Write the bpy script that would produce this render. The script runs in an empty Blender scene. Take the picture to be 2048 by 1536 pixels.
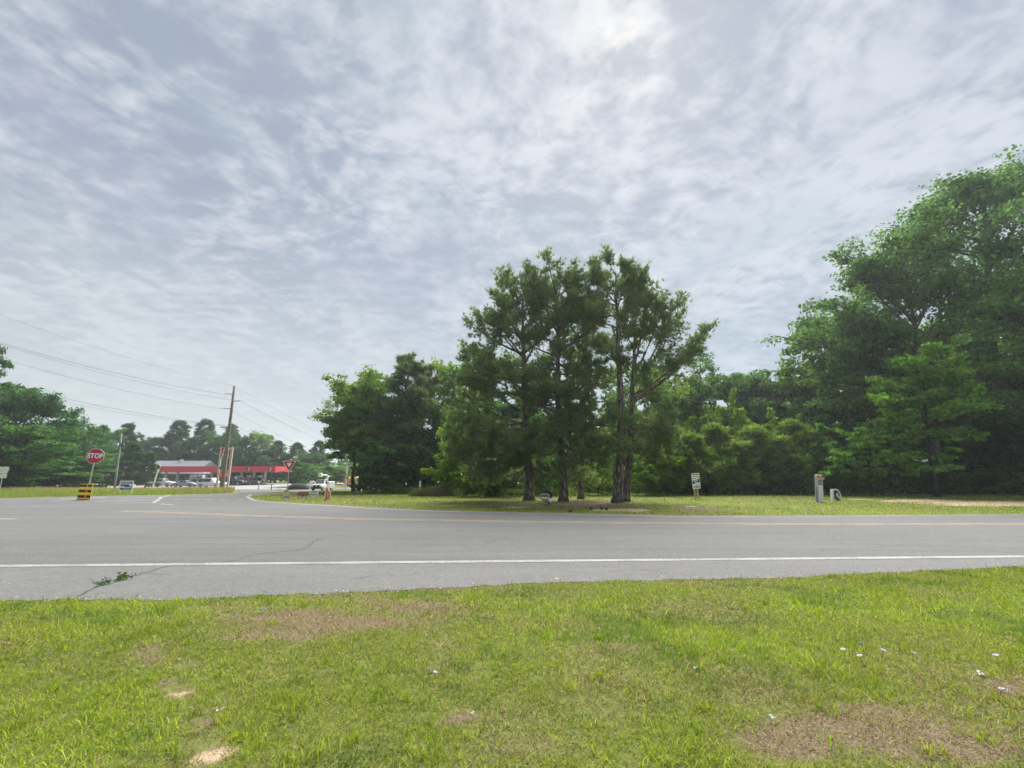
import bpy, bmesh, math, random
import numpy as np
from mathutils import Vector, Matrix, geometry

R = math.radians
sc = bpy.context.scene
COL = sc.collection
random.seed(7)

# ------------------------------------------------------------------ camera
FPX, CX, CY, PITCH, CAMH = 900.0, 1024.0, 768.0, R(11.6), 1.5
cam_d = bpy.data.cameras.new('camera')
cam_d.sensor_width = 36.0
cam_d.lens = 36.0 * FPX / 2048.0
cam_d.clip_start = 0.05
cam_d.clip_end = 6000
cam = bpy.data.objects.new('camera', cam_d)
COL.objects.link(cam)
cam.location = (0, 0, CAMH)
cam.rotation_euler = (math.pi / 2 + PITCH, 0, 0)
sc.camera = cam

# ------------------------------------------------------------------ light
EXPOSURE = 2.92
SUN_DIR = Vector((0.1886, 0.6490, 0.7371)).normalized()      # towards the veiled sun
SUN_EL = math.asin(SUN_DIR.z)
SUN_AZ = math.atan2(SUN_DIR.x, SUN_DIR.y)
sun_d = bpy.data.lights.new('sun', 'SUN')
sun_d.energy = 1.5
sun_d.angle = R(50)
sun_d.color = (1.0, 0.965, 0.90)
sun = bpy.data.objects.new('sun', sun_d)
COL.objects.link(sun)
sun.rotation_euler = SUN_DIR.to_track_quat('Z', 'Y').to_euler()
sun.location = (0, 0, 60)

sc.view_settings.view_transform = 'Standard'
sc.view_settings.look = 'None'
sc.view_settings.exposure = EXPOSURE
sc.view_settings.gamma = 1
sc.view_settings.use_curve_mapping = False


class NT:
    """small helper around a node tree"""
    def __init__(s, tree):
        s.t = tree
        s.n = tree.nodes
        s.n.clear()

    def add(s, typ, **kw):
        n = s.n.new(typ)
        for k, v in kw.items():
            setattr(n, k, v)
        return n

    def link(s, a, b):
        s.t.links.new(a, b)

    def put(s, sock, v):
        if hasattr(v, 'links') or isinstance(v, bpy.types.NodeSocket):
            s.link(v, sock)
        else:
            sock.default_value = v

    def math(s, op, a, b=0.0, c=0.0, clamp=False):
        n = s.add('ShaderNodeMath', operation=op, use_clamp=clamp)
        s.put(n.inputs[0], a); s.put(n.inputs[1], b); s.put(n.inputs[2], c)
        return n.outputs[0]

    def vmath(s, op, a, b=(0, 0, 0)):
        n = s.add('ShaderNodeVectorMath', operation=op)
        s.put(n.inputs[0], a); s.put(n.inputs[1], b)
        return n.outputs['Value'] if op == 'DOT_PRODUCT' else n.outputs[0]

    def mix(s, f, a, b, blend='MIX'):
        n = s.add('ShaderNodeMix', data_type='RGBA', blend_type=blend)
        s.put(n.inputs[0], f)
        s.put(n.inputs[6], (*a, 1) if isinstance(a, tuple) and len(a) == 3 else a)
        s.put(n.inputs[7], (*b, 1) if isinstance(b, tuple) and len(b) == 3 else b)
        return n.outputs[2]

    def noise(s, vec, scale, detail=4, rough=0.55, dist=0.0):
        n = s.add('ShaderNodeTexNoise')
        if vec is not None:
            s.link(vec, n.inputs['Vector'])
        n.inputs['Scale'].default_value = scale
        n.inputs['Detail'].default_value = detail
        n.inputs['Roughness'].default_value = rough
        n.inputs['Distortion'].default_value = dist
        return n.outputs[0]

    def ramp(s, f, stops):
        n = s.add('ShaderNodeMapRange', interpolation_type='SMOOTHSTEP')
        s.put(n.inputs[0], f)
        n.inputs[1].default_value, n.inputs[2].default_value = stops[0], stops[1]
        n.inputs[3].default_value = stops[2] if len(stops) > 2 else 0.0
        n.inputs[4].default_value = stops[3] if len(stops) > 3 else 1.0
        return n.outputs[0]

    def mapping(s, vec, scale=(1, 1, 1), loc=(0, 0, 0), rot=(0, 0, 0)):
        n = s.add('ShaderNodeMapping')
        s.link(vec, n.inputs[0])
        n.inputs['Scale'].default_value = scale
        n.inputs['Location'].default_value = loc
        n.inputs['Rotation'].default_value = rot
        return n.outputs[0]


F_ = Vector((0, math.cos(PITCH), math.sin(PITCH)))
U_ = Vector((0, -math.sin(PITCH), math.cos(PITCH)))

def ray(px, py):
    return Vector((1, 0, 0)) * ((px - CX) / FPX) + U_ * ((CY - py) / FPX) + F_

def at(px, py, Y):
    d = ray(px, py)
    return Vector((0, 0, CAMH)) + d * (Y / d.y)

def build_world():
    w = bpy.data.worlds.new('World')
    sc.world = w
    w.use_nodes = True
    N = NT(w.node_tree)
    out = N.add('ShaderNodeOutputWorld')
    bg = N.add('ShaderNodeBackground')
    bg.inputs[1].default_value = 0.1
    sky = N.add('ShaderNodeTexSky', sky_type='NISHITA')
    sky.sun_disc = False
    sky.sun_elevation = SUN_EL
    sky.sun_rotation = SUN_AZ
    tc = N.add('ShaderNodeTexCoord')
    d = tc.outputs['Generated']
    sep = N.add('ShaderNodeSeparateXYZ')
    N.link(d, sep.inputs[0])
    x, y, z = sep.outputs
    den = N.math('ADD', N.math('MAXIMUM', z, 0.0), 0.13)
    comb = N.add('ShaderNodeCombineXYZ')
    N.link(N.math('DIVIDE', x, den), comb.inputs[0])
    N.link(N.math('DIVIDE', y, den), comb.inputs[1])
    pv = comb.outputs[0]
    # blotchy altocumulus sheet, drawn out a little away from the viewer
    wn = N.add('ShaderNodeTexNoise'); N.link(N.mapping(pv, (1, .7, 1)), wn.inputs['Vector'])
    wn.inputs['Scale'].default_value = 1.6; wn.inputs['Detail'].default_value = 3
    wv = N.add('ShaderNodeVectorMath', operation='MULTIPLY_ADD')
    N.link(wn.outputs['Color'], wv.inputs[0]); wv.inputs[1].default_value = (.30, .30, 0); N.link(pv, wv.inputs[2])
    pw = wv.outputs[0]
    a = N.noise(N.mapping(pw, (1.0, 0.92, 1), (3.1, 1.7, 0)), 3.8, 9, 0.60, 0.15)
    b = N.noise(N.mapping(pw, (1.0, 1.05, 1), (2.7, 6.1, 0)), 12.5, 8, 0.60, 0.1)
    big = N.noise(N.mapping(pv, (1.0, 0.45, 1), (0.35, 2.2, 0)), 1.15, 3, 0.5, 0.2)
    dens = N.math('ADD', N.math('MULTIPLY', a, 0.44), N.math('MULTIPLY', b, 0.56))
    dens = N.math('ADD', dens, N.math('MULTIPLY', N.math('SUBTRACT', big, 0.5), 0.40))
    bank = N.math('POWER', N.math('MAXIMUM', N.vmath('DOT_PRODUCT', d, tuple(ray(210, 170).normalized())), 0.0), 10.0)
    dens = N.math('SUBTRACT', dens, N.math('MULTIPLY', bank, .05))
    dk = N.ramp(dens, (0.375, 0.625))
    K = 10.0 / (2 ** EXPOSURE)
    def c(r, g, bb): return (r * K, g * K, bb * K)
    # three tones: slate gaps, blue-grey, bright white sheet
    col = N.mix(dk, c(.33, .385, .475), c(.64, .67, .725))
    teal = N.noise(N.mapping(pw, (1, .6, 1), (5, 5, 0)), 2.6, 4, .55)
    col = N.mix(N.math('MULTIPLY', N.ramp(teal, (.5, .68)), .40), col, c(.40, .51, .55))
    lav = N.noise(N.mapping(pw, (1, .5, 1), (15, 7, 0)), 1.6, 4, .55)
    col = N.mix(N.math('MULTIPLY', N.ramp(lav, (.50, .70)), .50), col, c(.355, .39, .515))
    # low sky smooths into pale haze
    low = N.ramp(z, (0.05, 0.56, 1.0, 0.0))
    left = N.ramp(x, (-0.7, 0.5, 1.0, 0.0))
    hz = N.mix(left, c(.405, .49, .57), c(.60, .635, .65))
    lf = N.math('ADD', N.math('MULTIPLY', left, .20), .60)
    col = N.mix(N.math('MULTIPLY', low, lf), col, hz)
    # veiled sun
    dot = N.vmath('DOT_PRODUCT', d, tuple(SUN_DIR))
    wide = N.math('POWER', N.math('MAXIMUM', dot, 0.0), 9.0)
    col = N.mix(N.math('MULTIPLY', wide, 0.14), col, c(.74, .77, .81))
    tight = N.math('POWER', N.math('MAXIMUM', dot, 0.0), 220.0)
    gate = N.ramp(dens, (0.42, 0.60, 0.0, .42))
    col = N.mix(N.math('MULTIPLY', tight, gate), col, c(.86, .86, .85))
    core = N.math('POWER', N.math('MAXIMUM', dot, 0.0), 1500.0)
    col = N.mix(N.math('MULTIPLY', core, N.ramp(dens, (.40, .60, .05, .55))), col, c(1.02, .99, .90))
    mixn = N.mix(0.985, sky.outputs[0], col)
    N.link(mixn, bg.inputs[0])
    N.link(bg.outputs[0], out.inputs[0])


build_world()

# ------------------------------------------------------------------ terrain + pixel helpers
def ss(a, b, v):
    t = np.clip((np.asarray(v, float) - a) / (b - a), 0, 1)
    return t * t * (3 - 2 * t)

def gh(x, y):
    """ground height: level round the road, a shallow dip towards the filling station"""
    m = 1 - ss(-20, -7, x)
    return m * (-1.0 * ss(46, 80, y) + 0.5 * ss(80, 120, y))

def gr(px, py):
    d = ray(px, py)
    t = CAMH / -d.z
    for _ in range(30):
        p = d * t
        t = (CAMH - float(gh(p.x, p.y))) / -d.z
    p = d * t
    return Vector((p.x, p.y, float(gh(p.x, p.y))))

def onx(px, Y, py=960):
    """ground point at depth Y under image column px"""
    p = at(px, py, Y)
    return Vector((p.x, Y, float(gh(p.x, Y))))

def project(x, y, z):
    dx, dy, dz = x, y, z - CAMH
    f = dy * F_.y + dz * F_.z
    u = dy * U_.y + dz * U_.z
    f = np.where(f < .05, .05, f)
    return CX + FPX * dx / f, CY - FPX * u / f

# ------------------------------------------------------------------ mesh helpers
class MB:
    def __init__(s):
        s.v, s.f = [], []

    def add(s, vs, fs):
        o = len(s.v)
        s.v += [tuple(v) for v in vs]
        s.f += [tuple(i + o for i in f) for f in fs]
        return s

    def box(s, c, d, rot=None):
        x, y, z = d[0] / 2, d[1] / 2, d[2] / 2
        vs = [Vector(p) for p in ((-x, -y, -z), (x, -y, -z), (x, y, -z), (-x, y, -z),
                                  (-x, -y, z), (x, -y, z), (x, y, z), (-x, y, z))]
        if rot is not None:
            m = Matrix.Rotation(rot[2], 3, 'Z') @ Matrix.Rotation(rot[1], 3, 'Y') @ Matrix.Rotation(rot[0], 3, 'X')
            vs = [m @ v for v in vs]
        c = Vector(c)
        return s.add([v + c for v in vs], [(0, 3, 2, 1), (4, 5, 6, 7), (0, 1, 5, 4), (1, 2, 6, 5), (2, 3, 7, 6), (3, 0, 4, 7)])

    def bbox(s, c, d, b=.02):
        """box with chamfered vertical edges and top rim"""
        x, y, z = d[0] / 2, d[1] / 2, d[2] / 2
        ring = [(-x + b, -y), (x - b, -y), (x, -y + b), (x, y - b), (x - b, y), (-x + b, y), (-x, y - b), (-x, -y + b)]
        k = [(max(-x + b, min(x - b, p[0])), max(-y + b, min(y - b, p[1]))) for p in ring]
        vs = [(p[0], p[1], -z) for p in ring] + [(p[0], p[1], z - b) for p in ring] + [(p[0] * (1 - b / x), p[1] * (1 - b / y), z) for p in ring]
        fs = [tuple(range(7, -1, -1)), tuple(range(16, 24))]
        for r in (0, 8):
            for i in range(8):
                fs.append((r + i, r + (i + 1) % 8, r + 8 + (i + 1) % 8, r + 8 + i))
        c = Vector(c)
        return s.add([Vector(v) + c for v in vs], fs)

    def prism(s, poly, y0, y1):
        """poly in XZ, counter-clockwise seen from -Y"""
        n = len(poly)
        vs = [(p[0], y0, p[1]) for p in poly] + [(p[0], y1, p[1]) for p in poly]
        fs = [tuple(range(n)), tuple(range(2 * n - 1, n - 1, -1))]
        fs += [((i + 1) % n, i, n + i, n + (i + 1) % n) for i in range(n)]
        return s.add(vs, fs)

    def tube(s, pts, rad, k=6, cap=True):
        pts = [Vector(p) for p in pts]
        if not hasattr(rad, '__len__'):
            rad = [rad] * len(pts)
        vs, fs = [], []
        for i, p in enumerate(pts):
            t = (pts[min(i + 1, len(pts) - 1)] - pts[max(i - 1, 0)]).normalized()
            a = t.cross(Vector((0, 0, 1)) if abs(t.z) < .9 else Vector((1, 0, 0))).normalized()
            b = t.cross(a)
            for j in range(k):
                th = 2 * math.pi * j / k
                vs.append(p + (a * math.cos(th) + b * math.sin(th)) * rad[i])
        for i in range(len(pts) - 1):
            for j in range(k):
                q = i * k
                fs.append((q + j, q + k + j, q + k + (j + 1) % k, q + (j + 1) % k))
        if cap:
            fs.append(tuple(range(k)))
            fs.append(tuple(range((len(pts) - 1) * k + k - 1, (len(pts) - 1) * k - 1, -1)))
        return s.add(vs, fs)

    def build(s, name, mat, parent=None, smooth=False):
        m = bpy.data.meshes.new(name)
        m.from_pydata(s.v, [], s.f)
        bm = bmesh.new(); bm.from_mesh(m)
        bmesh.ops.recalc_face_normals(bm, faces=bm.faces[:])
        bm.to_mesh(m); bm.free()
        if smooth:
            m.shade_smooth()
        return link(name, m, mat, parent)


def link(name, mesh, mat, parent=None):
    o = bpy.data.objects.new(name, mesh)
    if mat is not None:
        mesh.materials.clear()
        mesh.materials.append(mat)
    COL.objects.link(o)
    if parent is not None:
        o.parent = parent
    return o


def np_mesh(name, verts, faces_list, attr=None, smooth=False):
    """verts (n,3); faces_list: list of int arrays (m,k)"""
    me = bpy.data.meshes.new(name)
    verts = np.asarray(verts, np.float32)
    me.vertices.add(len(verts))
    me.vertices.foreach_set('co', verts.ravel())
    loops = np.concatenate([f.ravel() for f in faces_list]).astype(np.int32)
    tot = np.concatenate([np.full(len(f), f.shape[1], np.int32) for f in faces_list])
    start = np.concatenate([[0], np.cumsum(tot)[:-1]]).astype(np.int32)
    me.loops.add(len(loops))
    me.loops.foreach_set('vertex_index', loops)
    me.polygons.add(len(tot))
    me.polygons.foreach_set('loop_start', start)
    if smooth:
        me.polygons.foreach_set('use_smooth', np.ones(len(tot), bool))
    me.update(calc_edges=True)
    if attr is not None:
        a = me.attributes.new('tint', 'FLOAT_COLOR', 'POINT')
        full = np.ones((len(verts), 4), np.float32)
        full[:, :3] = attr
        a.data.foreach_set('color', full.ravel())
    return me


def tag(o, label=None, cat=None, group=None, kind=None):
    if label: o['label'] = label
    if cat: o['category'] = cat
    if group: o['group'] = group
    if kind: o['kind'] = kind
    return o


def thing(name, label, cat, loc, rotz=0.0, group=None, tilt=(0, 0)):
    o = bpy.data.objects.new(name, None)
    o.empty_display_size = .3
    COL.objects.link(o)
    o.location = loc
    o.rotation_euler = (tilt[0], tilt[1], rotz)
    return tag(o, label, cat, group)


def dup(root, loc, rotz, label=None, scale=None, color=None, group=None):
    r = root.copy(); COL.objects.link(r)
    r.location = loc
    r.rotation_euler = (0, 0, rotz)
    if scale: r.scale = scale
    if label: r['label'] = label
    if group: r['group'] = group
    for ch in list(root.children):
        c = ch.copy(); COL.objects.link(c); c.parent = r
        if color: c.color = color
        for g in list(ch.children):
            d = g.copy(); COL.objects.link(d); d.parent = c
            if color: d.color = color
    return r


def text(s, name, size, mat, parent, loc, extrude=.004, bold=0.0, rot=(math.pi / 2, 0, 0), sx=1.0, shear=0.0):
    cu = bpy.data.curves.new(name, 'FONT')
    cu.body = s
    cu.size = size
    cu.align_x = 'CENTER'; cu.align_y = 'CENTER'
    cu.extrude = extrude
    cu.offset = bold
    cu.shear = shear
    cu.resolution_u = 3
    tmp = bpy.data.objects.new('tmp', cu)
    COL.objects.link(tmp)
    dg = bpy.context.evaluated_depsgraph_get()
    me = bpy.data.meshes.new_from_object(tmp.evaluated_get(dg))
    bpy.data.objects.remove(tmp)
    o = link(name, me, mat, parent)
    o.location = loc
    o.rotation_euler = rot
    o.scale = (sx, 1, 1)
    return o

# ------------------------------------------------------------------ materials
MATS = {}

def pmat(name, col, rough=.6, metal=0.0, var=.12, vscale=6.0, bump=0.0, bscale=40.0, spec=.4, wear=None, emit=0):
    if name in MATS: return MATS[name]
    m = bpy.data.materials.new(name); m.use_nodes = True
    N = NT(m.node_tree)
    out = N.add('ShaderNodeOutputMaterial')
    p = N.add('ShaderNodeBsdfPrincipled')
    tc = N.add('ShaderNodeTexCoord')
    n = N.noise(tc.outputs['Object'], vscale, 5, .6)
    f = N.ramp(n, (.3, .7))
    lo = tuple(c * (1 - var) for c in col); hi = tuple(min(1, c * (1 + var)) for c in col)
    cc = N.mix(f, lo, hi)
    if wear:
        n2 = N.noise(tc.outputs['Object'], vscale * 4, 6, .7)
        cc = N.mix(N.math('MULTIPLY', N.ramp(n2, (.52, .7)), wear[1]), cc, wear[0])
    N.link(cc, p.inputs['Base Color'])
    p.inputs['Roughness'].default_value = rough
    p.inputs['Metallic'].default_value = metal
    p.inputs['Specular IOR Level'].default_value = spec
    if bump:
        b = N.add('ShaderNodeBump')
        b.inputs['Strength'].default_value = bump
        b.inputs['Distance'].default_value = .02
        N.link(N.noise(tc.outputs['Object'], bscale, 6, .65), b.inputs['Height'])
        N.link(b.outputs[0], p.inputs['Normal'])
    if emit:
        N.link(cc, p.inputs['Emission Color'])
        p.inputs['Emission Strength'].default_value = emit
    N.link(p.outputs[0], out.inputs[0])
    MATS[name] = m
    return m


def leafmat(name, col, col2, trans=.38, nscale=.5, attr=False, gloss=.0):
    if name in MATS: return MATS[name]
    m = bpy.data.materials.new(name); m.use_nodes = True
    N = NT(m.node_tree)
    out = N.add('ShaderNodeOutputMaterial')
    geo = N.add('ShaderNodeNewGeometry')
    oi = N.add('ShaderNodeObjectInfo')
    rnd = geo.outputs['Random Per Island']
    tc = N.add('ShaderNodeTexCoord')
    if attr:
        at_ = N.add('ShaderNodeAttribute'); at_.attribute_name = 'tint'
        base = at_.outputs['Color']
    else:
        n = N.noise(tc.outputs['Object'], nscale, 4, .6)
        f = N.math('ADD', N.math('MULTIPLY', rnd, .40), N.math('MULTIPLY', N.ramp(n, (.36, .64)), .70), clamp=True)
        base = N.mix(f, col, col2)
    br = N.math('ADD', N.math('MULTIPLY', rnd, .7 if not attr else .35), .65 if not attr else .82)
    comb = N.add('ShaderNodeCombineColor')
    for i in range(3): N.link(br, comb.inputs[i])
    base = N.mix(1.0, base, comb.outputs[0], 'MULTIPLY')
    base = N.mix(1.0, base, oi.outputs['Color'], 'MULTIPLY')
    d = N.add('ShaderNodeBsdfDiffuse'); N.link(base, d.inputs[0])
    t = N.add('ShaderNodeBsdfTranslucent')
    N.link(N.mix(1.0, base, (1.15, 1.25, .7), 'MULTIPLY'), t.inputs[0])
    mx = N.add('ShaderNodeMixShader'); mx.inputs[0].default_value = trans
    N.link(d.outputs[0], mx.inputs[1]); N.link(t.outputs[0], mx.inputs[2])
    last = mx.outputs[0]
    if gloss:
        g = N.add('ShaderNodeBsdfGlossy'); g.inputs['Roughness'].default_value = .45
        m2 = N.add('ShaderNodeMixShader'); m2.inputs[0].default_value = gloss
        N.link(last, m2.inputs[1]); N.link(g.outputs[0], m2.inputs[2]); last = m2.outputs[0]
    N.link(last, out.inputs[0])
    MATS[name] = m
    return m


def bark(name, c1, c2, sc_=6.0):
    if name in MATS: return MATS[name]
    m = bpy.data.materials.new(name); m.use_nodes = True
    N = NT(m.node_tree)
    out = N.add('ShaderNodeOutputMaterial'); p = N.add('ShaderNodeBsdfPrincipled')
    tc = N.add('ShaderNodeTexCoord')
    v = N.mapping(tc.outputs['Object'], (1, 1, .22))
    n = N.noise(v, sc_, 7, .65, .6)
    vo = N.add('ShaderNodeTexVoronoi', feature='DISTANCE_TO_EDGE'); N.link(v, vo.inputs['Vector']); vo.inputs['Scale'].default_value = sc_ * 1.2
    plate = N.ramp(vo.outputs['Distance'], (.02, .16))
    cc = N.mix(N.math('MULTIPLY', plate, N.ramp(n, (.25, .75))), c1, c2)
    N.link(cc, p.inputs['Base Color'])
    p.inputs['Roughness'].default_value = .95
    p.inputs['Specular IOR Level'].default_value = .15
    b = N.add('ShaderNodeBump'); b.inputs['Strength'].default_value = .8; b.inputs['Distance'].default_value = .04
    N.link(N.math('ADD', plate, n), b.inputs['Height']); N.link(b.outputs[0], p.inputs['Normal'])
    N.link(p.outputs[0], out.inputs[0])
    MATS[name] = m
    return m


def asphalt(name, tone, streak=1.0, warm=0.0):
    m = bpy.data.materials.new(name); m.use_nodes = True
    N = NT(m.node_tree)
    out = N.add('ShaderNodeOutputMaterial'); p = N.add('ShaderNodeBsdfPrincipled')
    geo = N.add('ShaderNodeNewGeometry')
    P = geo.outputs['Position']
    fine = N.noise(P, 52, 4, .85)
    mid = N.noise(P, 9, 5, .65)
    gr1 = N.noise(P, 21, 3, .8); gr2 = N.noise(N.mapping(P, (.6, 1, 1)), 5.0, 4, .75)
    big = N.noise(N.mapping(P, (.35, 1, 1)), .5, 4, .6)
    st = N.noise(N.mapping(P, (.10, 1.5, 1), (0, 0, 0), (0, 0, R(2.5))), 1.6, 5, .6, .3)
    v = N.math('ADD', N.math('MULTIPLY', N.math('SUBTRACT', fine, .5), 1.7), 1.0)
    v = N.math('ADD', v, N.math('MULTIPLY', N.math('SUBTRACT', mid, .5), .35))
    v = N.math('ADD', v, N.math('MULTIPLY', N.math('SUBTRACT', big, .5), .45))
    v = N.math('ADD', v, N.math('MULTIPLY', N.math('SUBTRACT', st, .5), .55 * streak))
    v = N.math('ADD', v, N.math('MULTIPLY', N.math('SUBTRACT', gr1, .5), 1.1))
    v = N.math('ADD', v, N.math('MULTIPLY', N.math('SUBTRACT', gr2, .5), .55))
    comb = N.add('ShaderNodeCombineColor')
    for i in range(3): N.link(v, comb.inputs[i])
    cc = N.mix(1.0, (tone * (.985 + warm), tone, tone * (1.0 - warm * 1.2)), comb.outputs[0], 'MULTIPLY')
    # pale aggregate
    sp = N.ramp(N.noise(P, 38, 3, .85), (.60, .70))
    cc = N.mix(N.math('MULTIPLY', sp, .6), cc, (tone * 2.0, tone * 1.95, tone * 1.85))
    # rubber darkened wisps along the travel direction
    sk = N.ramp(N.noise(N.mapping(P, (.06, 2.2, 1), (4, 2, 0), (0, 0, R(2))), 1.3, 6, .6, .5), (.56, .70))
    cc = N.mix(N.math('MULTIPLY', sk, .30 * streak), cc, (tone * .55, tone * .55, tone * .57))
    N.link(cc, p.inputs['Base Color'])
    p.inputs['Roughness'].default_value = .88
    p.inputs['Specular IOR Level'].default_value = .25
    b = N.add('ShaderNodeBump'); b.inputs['Strength'].default_value = .5; b.inputs['Distance'].default_value = .006
    N.link(fine, b.inputs['Height']); N.link(b.outputs[0], p.inputs['Normal'])
    N.link(p.outputs[0], out.inputs[0])
    return m


def paint(name, col, under, wear):
    m = bpy.data.materials.new(name); m.use_nodes = True
    N = NT(m.node_tree)
    out = N.add('ShaderNodeOutputMaterial'); p = N.add('ShaderNodeBsdfPrincipled')
    geo = N.add('ShaderNodeNewGeometry'); P = geo.outputs['Position']
    n = N.noise(P, 22, 6, .75)
    n2 = N.noise(P, 1.3, 3, .6)
    f = N.math('ADD', n, N.math('MULTIPLY', N.math('SUBTRACT', n2, .5), .5))
    f = N.ramp(f, (wear - .12, wear + .12))
    N.link(N.mix(f, (under, under, under), col), p.inputs['Base Color'])
    p.inputs['Roughness'].default_value = .8
    N.link(p.outputs[0], out.inputs[0])
    return m

M_ROAD = asphalt('asphalt_old_grey', .106)
M_SHOULDER = asphalt('asphalt_shoulder_pale', .120, .35, .01)
M_LOT = asphalt('concrete_lot', .24, .3, .02)
M_WHITE = paint('road_paint_white', (.27, .27, .255), .11, .46)
M_WHITEW = paint('road_paint_white_worn', (.34, .33, .31), .13, .49)
M_YELLOW = paint('road_paint_yellow', (.36, .235, .10), .115, .47)
M_YELLOWF = paint('road_paint_yellow_faded', (.31, .22, .115), .115, .51)

LEAF_D = leafmat('leaves_dark', (.062, .128, .055), (.125, .205, .075), .46)
LEAF_M = leafmat('leaves_mid', (.085, .160, .050), (.160, .245, .068), .46)
LEAF_B = leafmat('leaves_bright', (.115, .215, .034), (.20, .300, .052), .48)
NEEDLE = leafmat('pine_needles', (.105, .165, .085), (.205, .260, .125), .46)
NEEDLE_Y = leafmat('young_pine_needles', (.11, .185, .042), (.215, .290, .072), .46)
NEEDLE_C = leafmat('cedar_needles', (.045, .090, .048), (.095, .145, .066), .36)
BARK_P = bark('pine_bark', (.075, .062, .053), (.34, .30, .26), 5)
BARK_O = bark('grey_bark', (.07, .06, .05), (.25, .22, .19), 7)
BARK_D = bark('dark_bark', (.030, .025, .021), (.085, .072, .06), 7)

# ------------------------------------------------------------------ ground
SOIL = [  # px ellipses: cx, cy, rx, ry, strength
    (640, 1240, 270, 28, .72), (800, 1215, 150, 22, .66), (560, 1268, 140, 20, .66), (700, 1195, 230, 9, .5), (740, 1250, 60, 9, .9), (600, 1243, 70, 7, .9), (470, 1280, 60, 10, .7),
    (350, 1385, 45, 22, 1.0), (300, 1312, 40, 22, .7), (372, 1335, 35, 12, .6), (400, 1440, 50, 26, .9), (418, 1495, 60, 35, 1.1),
    (330, 1525, 70, 14, .7), (920, 1440, 65, 24, .95), (1210, 1297, 95, 12, .7), (1180, 1310, 120, 22, .45), (860, 1180, 180, 8, .7),
    (1600, 1478, 200, 62, 1.0), (1720, 1430, 300, 30, .62), (1850, 1490, 240, 60, .7), (1960, 1500, 130, 50, .85), (2020, 1375, 60, 26, 1.0), (1830, 1450, 100, 25, .5),
    (1240, 1420, 130, 25, .42), (1060, 1500, 160, 25, .45), (450, 1215, 120, 10, .5), (1400, 1165, 250, 5, .5), (1500, 1400, 90, 20, .5), (1880, 1290, 150, 25, .35),
    # far verge
    (1055, 1009, 150, 4.5, .9), (1180, 1006, 90, 7, .95), (1160, 1014, 120, 4, .8), (1390, 1018, 75, 6, .75), (960, 1007, 70, 2.2, .8),
    (1620, 1024, 120, 3, .35), (880, 1013, 60, 2, .4), (1900, 1000, 180, 3.5, .55), (1500, 996, 120, 4, .3),
]
SAND = [(2040, 1007, 230, 6.6, 1.2), (1835, 1001.5, 105, 3.4, 1.1), (1720, 998.5, 34, 1.4, .9), (1250, 1020, 85, 4.0, .85), (1030, 1015, 45, 1.8, .8),
        (1130, 1009, 40, 2, .5), (1380, 1013, 18, 1.2, .8), (415, 1495, 42, 22, .85), (350, 1385, 34, 16, .9), (372, 1400, 20, 20, .6), (395, 1440, 30, 10, .6), (925, 1442, 36, 12, .5), (900, 1011, 50, 1.4, .6)]

rgN = np.random.default_rng(3)
def vnoise(x, y, s, seed=0):
    """cheap value noise"""
    r = np.random.default_rng(seed); T = r.random((64, 64))
    X, Y_ = np.asarray(x) * s, np.asarray(y) * s
    xi, yi = np.floor(X).astype(int), np.floor(Y_).astype(int)
    fx, fy = X - xi, Y_ - yi
    fx, fy = fx * fx * (3 - 2 * fx), fy * fy * (3 - 2 * fy)
    g = lambda a, b: T[a % 64, b % 64]
    return (g(xi, yi) * (1 - fx) + g(xi + 1, yi) * fx) * (1 - fy) + (g(xi, yi + 1) * (1 - fx) + g(xi + 1, yi + 1) * fx) * fy

def emask(lst, x, y):
    px, py = project(x, y, gh(x, y))
    m = np.zeros(np.shape(x))
    n = vnoise(x, y, 2.2, 5) * .6 + vnoise(x, y, 6, 6) * .4
    for cx, cy, rx, ry, st in lst:
        d = np.sqrt(((px - cx) / rx) ** 2 + ((py - cy) / ry) ** 2)
        m = np.maximum(m, st * np.clip(1.25 - d + (n - .5) * .9, 0, 1))
    m[np.asarray(y) < .6] = 0
    return np.clip(m, 0, 1)

def steps(*segs):
    out = []
    for a, b, s in segs:
        out += list(np.arange(a, b - 1e-6, s))
    return out

xs = np.array([-700, -400, -220] + steps((-150, -50, 3.0), (-50, -12, .8), (-12, 14, .22), (14, 60, .8), (60, 150, 4)) + [150, 250, 450, 700.])
ys = np.array([-300, -150, -40, -12, -4, -1] + steps((0, 7.6, .16), (7.6, 16, 1.2), (16, 48, .4), (48, 140, 1.5)) + [140, 160, 200, 300, 500, 900.])
GX, GY = np.meshgrid(xs, ys)
GZ = gh(GX, GY)
near = (1 - ss(4.6, 5.6, GY)) * ss(-2, 1, GY)
GZ = GZ + near * ((vnoise(GX, GY, 1.3, 8) - .5) * .05 + (vnoise(GX, GY, 3.5, 9) - .5) * .025)
soil = emask(SOIL, GX, GY); sand = emask(SAND, GX, GY)
dry = vnoise(GX, GY, .35, 11)
nx, ny = len(xs), len(ys)
idx = np.arange(nx * ny).reshape(ny, nx)
quads = np.stack([idx[:-1, :-1], idx[:-1, 1:], idx[1:, 1:], idx[1:, :-1]], -1).reshape(-1, 4)
me = np_mesh('ground', np.stack([GX, GY, GZ], -1).reshape(-1, 3), [quads], np.stack([soil, sand, dry], -1).reshape(-1, 3), True)

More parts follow.
